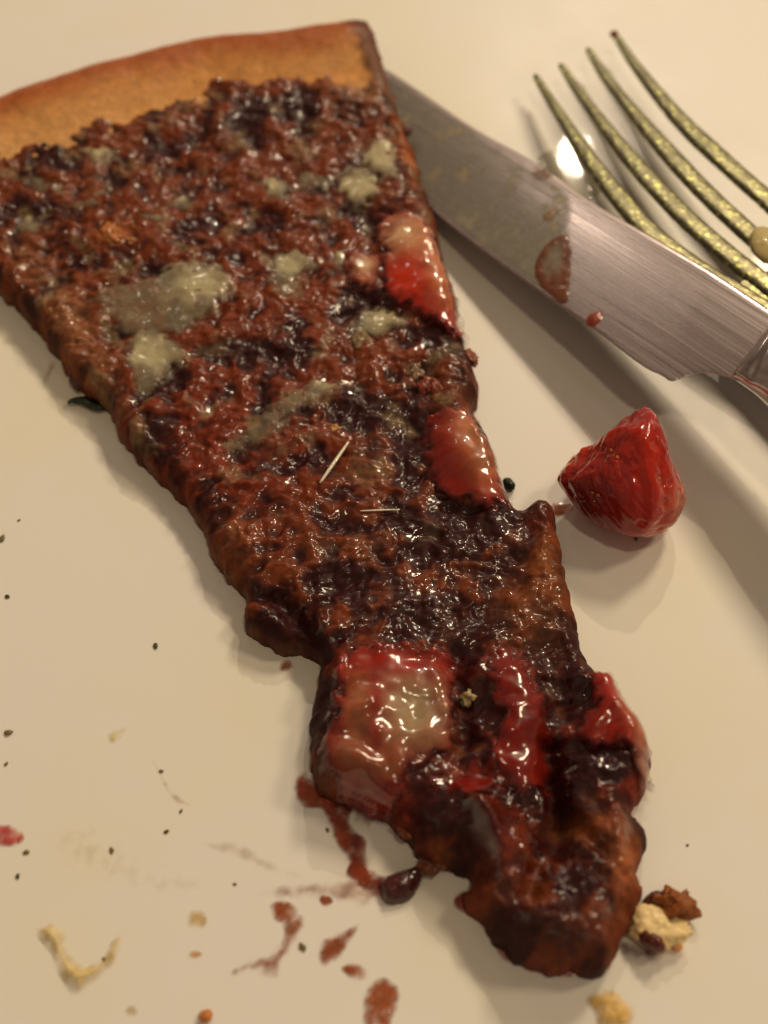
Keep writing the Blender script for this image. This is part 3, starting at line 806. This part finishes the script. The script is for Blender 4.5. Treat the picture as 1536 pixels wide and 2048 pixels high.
# =================================================================== KNIFE
K1 = at(765, 150, 3.0); K2 = at(1536, 612, 19.0); K3 = at(1340, 758, 13.5)
Kn = np.cross(K2 - K1, K3 - K1); Kn /= np.linalg.norm(Kn)
if Kn[2] < 0: Kn = -Kn
Kc = Kn.dot(K1)
def kplane(X, Y): return (Kc - Kn[0] * X - Kn[1] * Y) / Kn[2]
def kat(px, py): return at_plane(px, py, Kn, Kc)
k_axis = kat(1500, 700) - kat(900, 330); k_axis /= np.linalg.norm(k_axis)
kz0 = kat(1200, 560)
knife = thing('table_knife', (kat(1536, 720)[0], kat(1536, 720)[1], 0), 'steel table knife with smeared blade, its tip tucked under the pizza slice', 'knife')
spine_px = [(690, 95), (765, 132), (870, 200), (960, 260), (1080, 328), (1180, 398), (1300, 468), (1420, 538), (1536, 612), (1590, 648)]
edge_px = [(1500, 770), (1440, 750), (1410, 745), (1385, 748), (1362, 757), (1342, 762), (1325, 752), (1280, 728), (1200, 668), (1100, 598), (1000, 528), (920, 468), (850, 405), (790, 310), (735, 200)]
def kpoly(pts): return np.array([kat(*p)[:2] for p in pts])
spine_w = spline(kpoly(spine_px), 5, False); edge_w = spline(kpoly(edge_px), 5, False)
blade_poly = np.concatenate([spine_w, edge_w])
def blade_top(X, Y, D):
    de = line_dist(edge_w, X, Y); ds = line_dist(spine_w, X, Y)
    th = 0.10 + 0.75 * np.clip(de / 26, 0, 1) ** 0.8
    rnd = np.sqrt(np.clip(1 - (1 - np.clip(ds / 1.3, 0, 1)) ** 2, 0, 1))
    return kplane(X, Y) + th - 0.75 * (1 - rnd) - 0.42 * np.exp(-(ds / 4.0) ** 1.5)
def blade_bot(X, Y, D):
    de = line_dist(edge_w, X, Y)
    return kplane(X, Y) - 0.10 - 0.75 * np.clip(de / 26, 0, 1)
patch('blade', blade_poly, M_steel, blade_top, blade_bot, 0.35, None, knife, origin=(kz0[0], kz0[1], kz0[2]))
# bolster and handle: swept flattened sections along the axis
def knife_handle():
    side = np.cross(Kn, k_axis); side /= np.linalg.norm(side)
    # stations along the axis in mm: (lower edge px, upper edge px, thickness)
    st = [((1462, 756), (1560, 632), 1.1), ((1470, 758), (1566, 634), 2.6), ((1486, 768), (1574, 640), 3.2), ((1500, 778), (1582, 650), 3.1), ((1516, 790), (1592, 660), 3.6), ((1545, 815), (1612, 680), 4.3),
          ((1590, 850), (1650, 715), 4.8), ((1660, 900), (1712, 770), 5.2), ((1760, 985), (1815, 850), 5.6), ((1900, 1110), (1965, 960), 6.0), ((2010, 1210), (2080, 1050), 5.4), ((2040, 1235), (2100, 1080), 3.0)]
    low = spline([kat(*s[0]) for s in st], 5, False); upp = spline([kat(*s[1]) for s in st], 5, False)
    th = spline([(s[2], 0) for s in st], 5, False)[:, 0]
    n = len(low); m = 28; V = []
    for i in range(n):
        c = (low[i] + upp[i]) / 2; hw = (upp[i] - low[i]) / 2
        for k in range(m):
            a = 2 * math.pi * k / m
            ca, sa = math.cos(a), math.sin(a)
            x = math.copysign(abs(ca) ** 0.8, ca); y = math.copysign(abs(sa) ** 0.8, sa)
            V.append(c + hw * x + Kn * th[i] * y * 0.9)
    idx = np.arange(n * m).reshape(n, m); F = []
    for i in range(n - 1):
        for k in range(m):
            F.append((idx[i, k], idx[i + 1, k], idx[i + 1, (k + 1) % m], idx[i, (k + 1) % m]))
    for row in (0, n - 1):
        for k in range(0, m // 2 - 1):
            F.append((idx[row, k], idx[row, k + 1], idx[row, m - 2 - k], idx[row, m - 1 - k]))
    make_mesh('handle', V, F, M_handle, knife, origin=low[0])
knife_handle()
# food film and sauce stains on the blade
def on_blade(name, pts, colour, thick=0.12, mat=None, en=0.5, seed=0, cell=0.35, label=None):
    poly = spline(kpoly(pts), 5)
    def top(X, Y, D): return blade_top(X, Y, D) + 0.02 + thick * np.clip(D / 0.8, 0, 1) * (1 + 0.6 * fbm(X, Y, 1.6, 3, seed))
    c = poly.mean(0)
    o = patch(name, poly, mat or M_film, top, None, cell, colour, knife, en, seed, skirt=False, origin=(c[0], c[1], float(kplane(c[0], c[1]))))
    if label: o['label'] = label
def ring_col(X, Y, D, Z):
    n = fbm(X, Y, 2.0, 4, 707)
    PX, PY = to_px(X, Y, kplane(X, Y))
    ring = sstep(2.4, 0.9, D + 0.8 * n) + 0.9 * sstep(520, 575, PY + 25 * n)
    a = np.clip(0.20 + ring * (0.8 + 0.6 * n), 0, 0.92) * sstep(0, 0.35, D)
    c = mixc([0.30, 0.19, 0.12], [0.15, 0.048, 0.020], np.clip(ring + 0.5 * n, 0, 1))
    return np.concatenate([c, a[:, None]], 1)
on_blade('sauce_stain', [(1070, 560), (1068, 530), (1090, 492), (1122, 474), (1141, 480), (1142, 520), (1140, 580), (1130, 610), (1095, 590)], ring_col, 0.25, seed=71, en=0.3, label='brown ring shaped stain on the blade')
on_blade('sauce_stain', [(1172, 640), (1180, 630), (1202, 626), (1203, 640), (1186, 655), (1174, 652)], lambda X, Y, D, Z: np.tile([0.26, 0.04, 0.012, 0.97], (len(X), 1)), 0.6, seed=72, en=0.15, label='small reddish drop on the cutting edge')
on_blade('sauce_stain', [(1085, 432), (1105, 418), (1122, 425), (1112, 442), (1090, 450)], lambda X, Y, D, Z: np.concatenate([np.tile([0.26, 0.15, 0.07], (len(X), 1)), (0.8 * sstep(0, 0.8, D + fbm(X, Y, 1.2, 2, 3)))[:, None]], 1), 0.1, seed=73)
on_blade('sauce_stain', [(1065, 340), (1095, 338), (1105, 355), (1085, 368), (1065, 360)], lambda X, Y, D, Z: np.concatenate([np.tile([0.20, 0.11, 0.05], (len(X), 1)), (0.75 * sstep(0, 0.8, D + fbm(X, Y, 1.2, 2, 3)))[:, None]], 1), 0.1, seed=74)
def smear_col(X, Y, D, Z):
    n = fbm(X, Y, 3.0, 5, 717, 0.6); n2_ = fbm(X, Y, 1.4, 3, 718)
    PX, PY = to_px(X, Y, kplane(X, Y))
    n = fbm(X, Y, 6.0, 4, 719, 0.55)
    a = 0.46 + 0.25 * sstep(-0.1, 0.4, n) + 0.30 * sstep(380, 520, PY - 0.25 * (PX - 1000))
    a = np.clip(a, 0, 0.8) * sstep(0, 1.2, D)
    c = mixc([0.22, 0.205, 0.16], [0.36, 0.29, 0.17], sstep(0.15, 0.5, n))
    c = mixc_arr(c, np.array([0.24, 0.20, 0.14]), sstep(0.25, 0.5, -n2_) * 0.4)
    return np.concatenate([c, a[:, None]], 1)
on_blade('food_residue', [(700, 120), (765, 142), (870, 210), (960, 272), (1060, 335), (1130, 380), (1146, 420), (1140, 480), (1142, 560), (1130, 600), (1080, 578), (1000, 522), (920, 462), (850, 400), (790, 310)],
         smear_col, 0.05, M_grease, en=0.4, seed=75, cell=0.4)

# =================================================================== FORK
fork = thing('table_fork', (at(1700, 640, 0)[0], at(1700, 640, 0)[1], 0), 'greasy steel fork with four crumb-covered tines, lying behind the knife', 'fork')
tines = [[(1070, 150, 5.0), (1110, 215, 6.2), (1190, 335, 8.2), (1290, 455, 10.2), (1390, 535, 11.4), (1480, 590, 11.8), (1560, 640, 11.6)],
         [(1120, 128, 5.0), (1165, 195, 6.2), (1250, 305, 8.2), (1360, 425, 10.2), (1450, 505, 11.4), (1520, 560, 11.8), (1590, 610, 11.6)],
         [(1175, 97, 5.0), (1215, 160, 6.2), (1300, 265, 8.2), (1400, 375, 10.2), (1490, 460, 11.4), (1560, 520, 11.8), (1630, 575, 11.6)],
         [(1228, 65, 5.0), (1270, 130, 6.2), (1360, 240, 8.2), (1460, 335, 10.2), (1550, 415, 11.4), (1610, 475, 11.8), (1670, 535, 11.6)]]
def tine(pts, seed):
    c = spline([at(p[0], p[1], p[2]) for p in pts], 14, False)
    n = len(c); m = 16; V = []
    T = np.gradient(c, axis=0); T /= np.linalg.norm(T, axis=1)[:, None]
    L = np.concatenate([[0], np.cumsum(np.linalg.norm(np.diff(c, axis=0), axis=1))])
    for i in range(n):
        u = np.cross(T[i], [0, 0, 1]); u /= np.linalg.norm(u); v = np.cross(u, T[i])
        w = 0.62 + 1.45 * min(1, L[i] / 42) ** 0.85; h = 0.45 + 0.35 * min(1, L[i] / 30)
        if L[i] < 0.8: w *= 0.55 + 0.45 * L[i] / 0.8; h *= 0.6
        for k in range(m):
            a = 2 * math.pi * k / m; ca, sa = math.cos(a), math.sin(a)
            V.append(c[i] + u * w * math.copysign(abs(ca) ** 0.6, ca) + v * h * math.copysign(abs(sa) ** 0.6, sa))
    V = np.array(V)
    V += (np.random.RandomState(seed).rand(*V.shape) - 0.5) * 0.07
    V[:, 2] += 0.18 * np.clip(fbm(V[:, 0], V[:, 1], 1.2, 3, seed), 0, 1)
    idx = np.arange(n * m).reshape(n, m); F = []
    for i in range(n - 1):
        for k in range(m):
            F.append((idx[i, k], idx[i, (k + 1) % m], idx[i + 1, (k + 1) % m], idx[i + 1, k]))
    for row in (0, n - 1):
        for k in range(0, m // 2 - 1):
            F.append((idx[row, k], idx[row, k + 1], idx[row, m - 2 - k], idx[row, m - 1 - k]))
    return make_mesh('tine', V, F, M_fork, fork, origin=c[0])
for i, t in enumerate(tines):
    tine(t, 800 + i)
# head and neck running off to the right, under the knife's height
head_px = [(1470, 575), (1500, 552), (1508, 556), (1530, 545), (1548, 518), (1560, 505), (1590, 480), (1625, 455), (1660, 500), (1720, 600), (1760, 700), (1800, 800), (1900, 950), (2040, 1150), (2000, 1190), (1860, 1010), (1730, 850),
           (1640, 760), (1560, 680)]
hp = np.array([at(p[0], p[1], 11.5)[:2] for p in head_px])
patch('fork_head', spline(hp, 4), M_fork, lambda X, Y, D: 10.9 + 1.2 * np.sqrt(1 - (1 - np.clip(D / 1.2, 0, 1)) ** 2) - 1.2 * np.exp(-((X - hp[9][0]) ** 2 + (Y - hp[9][1]) ** 2) / 160) + 0.15 * fbm(X, Y, 1.5, 2, 5),
      lambda X, Y, D: 10.0 + 0 * X - 1.2 * np.exp(-((X - hp[9][0]) ** 2 + (Y - hp[9][1]) ** 2) / 160), 0.5, None, fork, origin=(hp[9][0], hp[9][1], 10))
p = at(1228, 68, 5.6)
rock('sauce_blob', p, (0.95, 0.8, 0.8), (0.22, 0.05, 0.02), M_crumb, fork, 851, label='reddish brown crumb stuck on the tip of the far tine')
p = at(1535, 492, 12.8)
rock('cream_blob', p, (4.6, 3.2, 1.6), (0.50, 0.42, 0.18), M_cream, fork, 852, label='pale cream blob lodged at the root of the tines')

# clear drop on the plate beneath the fork
dp = world_poly([(1075, 318), (1110, 300), (1160, 305), (1200, 330), (1215, 362), (1190, 395), (1150, 400), (1105, 375)], 0)
dropo = patch('water_drop', dp, M_oil, lambda X, Y, D: 0.05 + 0.9 * np.sqrt(1 - (1 - np.clip(D / 5, 0, 1)) ** 2), lambda X, Y, D: 0.03 + 0 * X, 0.5, origin=(dp.mean(0)[0], dp.mean(0)[1], 0))
tag(dropo, 'clear wet drop on the plate between the knife spine and the fork tines', 'drop')

# =================================================================== SMEARS AND CRUMBS ON THE PLATE
PLATE_GROUP = None
def smear(name, pts, col, alpha, label, cat, thick=0.25, edge=1.2, seed=0, en=0.5, group=None, streak=0.0, mat=None, cell=0.3, dens=None):
    poly = world_poly(pts, 0.1)
    c0 = poly.mean(0)
    def top(X, Y, D): return 0.06 + (thick if thick > 0.6 else thick * 0.4) * np.clip(D / max(edge, 0.3), 0, 1) * (1 + 0.5 * fbm(X, Y, 1.7, 3, seed))
    def colour(X, Y, D, Z):
        n = fbm(X, Y, 2.2, 4, seed + 1, 0.6)
        a = min(1.0, alpha * 1.05) * sstep(0, edge * 0.9, D + 0.5 * edge * n) * np.clip(1 + 1.1 * n, 0.35, 1.3)
        c = mixc(np.asarray(col) * 1.15, np.asarray(col) * 0.6, np.clip(0.45 + n, 0, 1))
        if dens is not None:
            PX, PY = pxof(X, Y, 0.1)
            k = np.zeros(X.shape)
            for b in dens: k = np.maximum(k, blob(PX, PY, *b))
            k = np.clip(k * (1 + 0.6 * n), 0, 1)
            a = np.maximum(a, k * sstep(0, 0.5, D)); c = mixc_arr(c, np.array([0.10, 0.012, 0.008]), k * 0.85)
        return np.concatenate([c, np.clip(a, 0, 1)[:, None]], 1)
    o = patch(name, poly, mat or M_film, top, None, cell, colour, None, en * 0.6, seed, skirt=False, origin=(c0[0], c0[1], 0))
    return tag(o, label, cat, group)
SA = (0.38, 0.095, 0.026)
smear('sauce_trail', [(600, 1545), (585, 1575), (600, 1612), (645, 1625), (665, 1680), (690, 1720), (690, 1755), (740, 1790), (780, 1815), (820, 1800), (845, 1760), (845, 1735), (800, 1740), (765, 1750), (735, 1715), (735, 1680),
      (705, 1650), (700, 1600), (650, 1560)], (0.34, 0.055, 0.014), 0.85, 'thick red brown sauce trail curving off the lower left side of the slice', 'sauce smear', thick=0.5, edge=1.3, seed=11, en=0.9,
      dens=[(690, 1610, 24, 30), (715, 1690, 20, 40), (770, 1770, 40, 24), (810, 1760, 34, 26)])
smear('sauce_pool', [(925, 1780), (905, 1810), (940, 1835), (975, 1870), (1000, 1915), (1050, 1942), (1120, 1955), (1190, 1952), (1220, 1930), (1150, 1900), (1000, 1800)], (0.38, 0.035, 0.012), 0.95,
      'dark red sauce pool around the tip of the slice', 'sauce smear', thick=0.6, edge=1.0, seed=12, en=0.5, dens=[(960, 1820, 50, 24, 40), (1010, 1890, 30, 30)])
smear('sauce_smear', [(515, 1790), (560, 1768), (640, 1758), (720, 1750), (760, 1790), (720, 1815), (640, 1800), (580, 1800)], SA, 0.34, 'faint wide streak of sauce leading left from the thick trail', 'sauce smear', thick=0.1, edge=2.2, seed=13, en=1.0)
smear('sauce_smear', [(545, 1805), (580, 1815), (610, 1835), (605, 1870), (570, 1920), (555, 1955), (510, 1945), (460, 1950), (490, 1920), (540, 1905), (565, 1870)], SA, 0.62, 'hook shaped brown smear, leftmost of the smears under the slice', 'sauce smear', thick=0.2, edge=1.6, seed=14, en=0.7, group='sauce smears on the plate')
smear('sauce_smear', [(540, 1805), (575, 1800), (600, 1822), (570, 1850), (548, 1840)], SA, 0.75, 'small reddish dab above the hook shaped smear', 'sauce smear', thick=0.2, edge=1.0, seed=15, en=0.4, group='sauce smears on the plate')
smear('sauce_smear', [(640, 1880), (690, 1860), (725, 1840), (705, 1880), (680, 1920), (655, 1938), (635, 1920)], SA, 0.66, 'leaf shaped sauce smear between the hook smear and the tip of the slice', 'sauce smear', thick=0.2, edge=1.3, seed=16, en=0.5, group='sauce smears on the plate')
smear('sauce_smear', [(680, 1935), (710, 1920), (738, 1945), (730, 1962), (700, 1960)], SA, 0.8, 'small oval sauce dab just below the leaf shaped smear', 'sauce smear', thick=0.3, edge=1.0, seed=17, en=0.3, group='sauce smears on the plate')
smear('sauce_smear', [(735, 1970), (765, 1955), (800, 1975), (800, 2005), (780, 2060), (730, 2060), (725, 2010)], SA, 0.8, 'square red brown smear at the bottom edge of the photo', 'sauce smear', thick=0.3, edge=1.2, seed=18, en=0.6, group='sauce smears on the plate')
smear('sauce_smear', [(400, 1690), (455, 1680), (510, 1700), (560, 1730), (620, 1760), (560, 1750), (480, 1720)], SA, 0.16, 'very faint thin streak left of the thick sauce trail', 'sauce smear', thick=0.05, edge=1.2, seed=19, en=0.8, group='sauce smears on the plate')
smear('sauce_smear', [(300, 1512), (325, 1545), (345, 1580), (385, 1610), (350, 1605), (325, 1570)], SA, 0.32, 'thin faint curved streak, alone on the plate left of the slice', 'sauce smear', thick=0.05, edge=1.0, seed=20, en=0.4, group='sauce smears on the plate')
smear('sauce_smear', [(640, 1790), (660, 1790), (668, 1805), (650, 1815), (638, 1805)], SA, 0.8, 'tiny red brown spot inside the faint wide streak', 'sauce smear', thick=0.2, edge=0.8, seed=21, en=0.2, group='sauce smears on the plate')
smear('sauce_smear', [(560, 1322), (582, 1318), (590, 1335), (575, 1342), (560, 1340)], SA, 0.7, 'small brown spot under the left edge of the slice', 'sauce smear', thick=0.2, edge=1.0, seed=22, en=0.3, group='sauce smears on the plate')
smear('sauce_smear', [(100, 720), (112, 735), (95, 765), (82, 765)], SA, 0.25, 'faint pinkish streak left of the upper slice edge', 'sauce smear', thick=0.05, edge=1.0, seed=23, en=0.3, group='sauce smears on the plate')
smear('sauce_smear', [(1240, 1880), (1290, 1890), (1330, 1905), (1320, 1935), (1270, 1920), (1240, 1910)], (0.16, 0.05, 0.03), 0.6, 'dull brown smear right beside the tip of the slice', 'sauce smear', thick=0.15, edge=1.6, seed=24, en=0.6)
smear('sauce_smear', [(1105, 1005), (1135, 1003), (1150, 1020), (1120, 1032), (1100, 1030)], (0.45, 0.12, 0.03), 0.75, 'orange juice smear bridging the slice and the loose strawberry', 'sauce smear', thick=0.3, edge=1.0, seed=25, en=0.3)
smear('juice_stain', [(1310, 1010), (1350, 990), (1358, 1020), (1335, 1045), (1300, 1045)], (0.55, 0.22, 0.12), 0.4, 'pale pink juice stain at the right foot of the loose strawberry', 'juice stain', thick=0.1, edge=1.6, seed=26, en=0.3)
smear('strawberry_scrap', [(-20, 1650), (20, 1650), (45, 1662), (50, 1680), (25, 1695), (-20, 1690)], (0.55, 0.055, 0.045), 0.8, 'pinkish red strawberry scrap at the left edge of the photo', 'strawberry scrap', thick=0.6, edge=1.0, seed=27, en=0.4)
YG = 'pale crumbs and butter smears on the plate'
smear('cream_shaving', [(70, 1862), (95, 1845), (125, 1850), (135, 1880), (140, 1905), (165, 1925), (195, 1925), (215, 1895), (235, 1865), (252, 1858), (252, 1885), (235, 1925), (200, 1960), (160, 1985), (135, 1975), (115, 1945), (100, 1905)],
      (0.74, 0.55, 0.17), 0.75, 'curved U shaped yellow cream shaving at the lower left of the plate', 'cream shaving', thick=1.5, edge=1.8, seed=30, en=0.4, mat=M_grease)
smear('butter_smear', [(375, 1825), (400, 1818), (418, 1835), (410, 1855), (385, 1862), (374, 1850)], (0.78, 0.57, 0.22), 0.65, 'small square yellowish smear right of the curved shaving', 'butter smear', 0.3, 1.6, 31, 0.5, YG)
smear('butter_smear', [(372, 1902), (390, 1898), (405, 1908), (395, 1918), (378, 1917)], (0.70, 0.38, 0.10), 0.8, 'peach coloured speck just below the square yellowish smear', 'butter smear', 0.4, 0.9, 32, 0.3, YG)
smear('butter_smear', [(215, 1465), (240, 1450), (255, 1455), (240, 1480), (220, 1488)], (0.80, 0.62, 0.22), 0.5, 'lone pale yellow smear on the plate left of the slice', 'butter smear', 0.1, 1.6, 33, 0.5, YG)
smear('butter_smear', [(250, 2015), (268, 2008), (275, 2025), (262, 2035), (250, 2030)], (0.78, 0.58, 0.25), 0.5, 'faint tan smear at the bottom, under the curved shaving', 'butter smear', 0.1, 1.2, 34, 0.3, YG)
smear('butter_smear', [(160, 1640), (300, 1720), (420, 1760), (350, 1790), (180, 1760), (100, 1700)], (0.80, 0.66, 0.32), 0.16, 'very faint broad yellow grease film above the curved shaving', 'butter smear', 0.04, 8, 35, 2, YG)
smear('butter_smear', [(1170, 2000), (1185, 1980), (1220, 1975), (1250, 1985), (1270, 2020), (1260, 2060), (1200, 2060), (1185, 2030)], (0.76, 0.50, 0.14), 0.85, 'orange yellow crumb smear at the bottom edge below the tip', 'butter smear', 0.9, 1.8, 36, 0.8, YG, mat=M_grease)
# crumbs near the tip
def crumb(name, px, py, r, col, label, cat, seed, z=None, group=None, mat=M_crumb, rough=0.3):
    p = at(px, py, r[2] if z is None else z)
    o = rock(name, (p[0], p[1], (r[2] * 0.95 if z is None else z)), r, col, mat, None, seed, rough=rough, sub=4 if max(r) > 1.5 else 2)
    return tag(o, label, cat, group)
crumb('cream_crumb', 1312, 1852, (4.6, 2.9, 2.1), (0.82, 0.64, 0.32), 'large creamy yellow crumb beside the tip of the slice', 'crumb', 901, rough=0.5)
crumb('biscuit_crumb', 1348, 1808, (2.5, 2.9, 2.3), (0.27, 0.085, 0.022), 'rough orange brown crumb above the creamy yellow crumb', 'crumb', 902, rough=0.8)
crumb('chocolate_crumb', 1305, 1882, (2.0, 1.2, 1.6), (0.10, 0.018, 0.014), 'dark chocolate crumb stuck below the creamy yellow crumb', 'crumb', 903, z=2.6, mat=M_choc)
crumb('chocolate_crumb', 1308, 1806, (2.2, 1.4, 1.2), (0.06, 0.015, 0.010), 'dark brown crumb between the slice and the orange brown crumb', 'crumb', 904, mat=M_choc)
crumb('biscuit_crumb', 1352, 1888, (1.2, 0.9, 0.7), (0.72, 0.36, 0.13), 'small peach crumb below right of the creamy yellow crumb', 'crumb', 905)
crumb('biscuit_crumb', 411, 2032, (1.0, 0.9, 0.7), (0.50, 0.18, 0.05), 'tiny orange crumb at the bottom edge of the photo', 'crumb', 906)
def chunk(name, pts, thick, col, mat, label, cat, seed, rr=2.0):
    poly = world_poly(pts, 0.5); c0 = poly.mean(0)
    o = patch(name, poly, mat, lambda X, Y, D: 0.1 + thick * np.sqrt(1 - (1 - np.clip(D / rr, 0, 1)) ** 2) * (1 + 0.5 * fbm(X, Y, 3, 3, seed)), None, 0.3,
              lambda X, Y, D, Z: np.asarray(col)[None, :] * (1 + 0.6 * fbm(X, Y, 2, 3, seed + 2))[:, None], None, 0.3, seed, extra={'rough': lambda X, Y, D, Z: np.full(X.shape, 0.32)}, origin=(c0[0], c0[1], 0))
    return tag(o, label, cat)
chunk('chocolate_lump', [(760, 1775), (770, 1755), (800, 1742), (848, 1728), (842, 1760), (825, 1795), (790, 1808), (765, 1800)], 2.2, (0.05, 0.010, 0.009), M_choc, 'dark chocolate lump at the end of the thick sauce trail', 'chocolate lump', 907)
crumb('chocolate_crumb', 170, 745, (2.6, 3.6, 1.8), (0.07, 0.018, 0.012), 'dark lump poking out under the upper left side of the slice', 'chocolate lump', 908, mat=M_choc)
# herb leaves and flecks
def leaf_strip(name, pts, w, label):
    c = spline([at(p[0], p[1], 0.8) for p in pts], 8, False); n = len(c); V = []; F = []
    T = np.gradient(c, axis=0); T /= np.linalg.norm(T, axis=1)[:, None]
    for i in range(n):
        u = np.array([-T[i][1], T[i][0], 0]); ww = w * math.sin(math.pi * (i + 0.4) / n) ** 0.6
        for s_, dz in ((-1, 0.1), (0, 0.5), (1, 0.1), (0, -0.1)):
            V.append(c[i] + u * ww * s_ + np.array([0, 0, dz + 0.2 * math.sin(i * 0.6)]))
    for i in range(n - 1):
        for k in range(4):
            F.append((i * 4 + k, i * 4 + (k + 1) % 4, (i + 1) * 4 + (k + 1) % 4, (i + 1) * 4 + k))
    o = make_mesh(name, V, F, M_green, origin=(c[0][0], c[0][1], 0))
    return tag(o, label, 'herb leaf')
leaf_strip('herb_leaf', [(136, 808), (155, 800), (178, 806), (200, 816), (222, 806)], 1.0, 'dark green wavy strip of herb leaf by the left edge of the slice')
o = crumb('herb_fleck', 1018, 967, (1.0, 1.5, 1.0), (0.012, 0.02, 0.006), 'dark green fleck touching the right edge of the slice', 'herb fleck', 920, mat=M_crumb)
HG = 'herb flecks scattered on the plate'
for i, (x, y, r, lb) in enumerate([(311, 1292, 0.75, 'olive herb fleck alone on the plate, level with the lump on the slice edge'), (16, 1465, 0.85, 'dark herb fleck at the left edge of the photo, above the red scrap'),
        (5, 1076, 0.9, 'dark herb fleck at the left edge, highest of the flecks'), (15, 1193, 0.6, 'olive herb fleck near the left edge, second from the top'), (12, 1528, 0.5, 'tiny olive speck at the left edge just above the red scrap'),
        (605, 1893, 0.8, 'black fleck between the hook smear and the leaf shaped smear'), (333, 1663, 0.55, 'tiny brown speck below the thin curved streak'), (223, 1700, 0.65, 'green fleck between the red scrap and the faint streak'),
        (52, 1704, 0.7, 'dark green fleck just under the pinkish red scrap'), (35, 1752, 0.6, 'dark speck above the curved yellow shaving'), (322, 1542, 0.5, 'brown speck on the thin curved streak'),
        (362, 1622, 0.45, 'tiny tan speck at the lower end of the thin curved streak'), (208, 1918, 0.45, 'grey speck on the right arm of the curved shaving'), (38, 1040, 0.4, 'faint tiny speck near the left edge above the slice shadow'),
        (655, 1660, 0.5, 'tiny brown speck left of the thick sauce trail'), (1375, 1690, 0.35, 'tiny pale speck on the plate right of the slice'), (1272, 1078, 0.6, 'dark speck under the foot of the loose strawberry'), (470, 1768, .4, 'tiny tan speck left of the wide streak')]):
    rs = random.Random(i)
    crumb('herb_fleck', x, y, (r * 0.8, r * 0.5, r * 0.3), (0.19, 0.15, 0.06) if i % 3 else (0.085, 0.085, 0.03), lb, 'herb fleck', 930 + i, group=HG, rough=0.5)

for o in list(SC.objects):
    if '_loc' in o: del o['_loc']
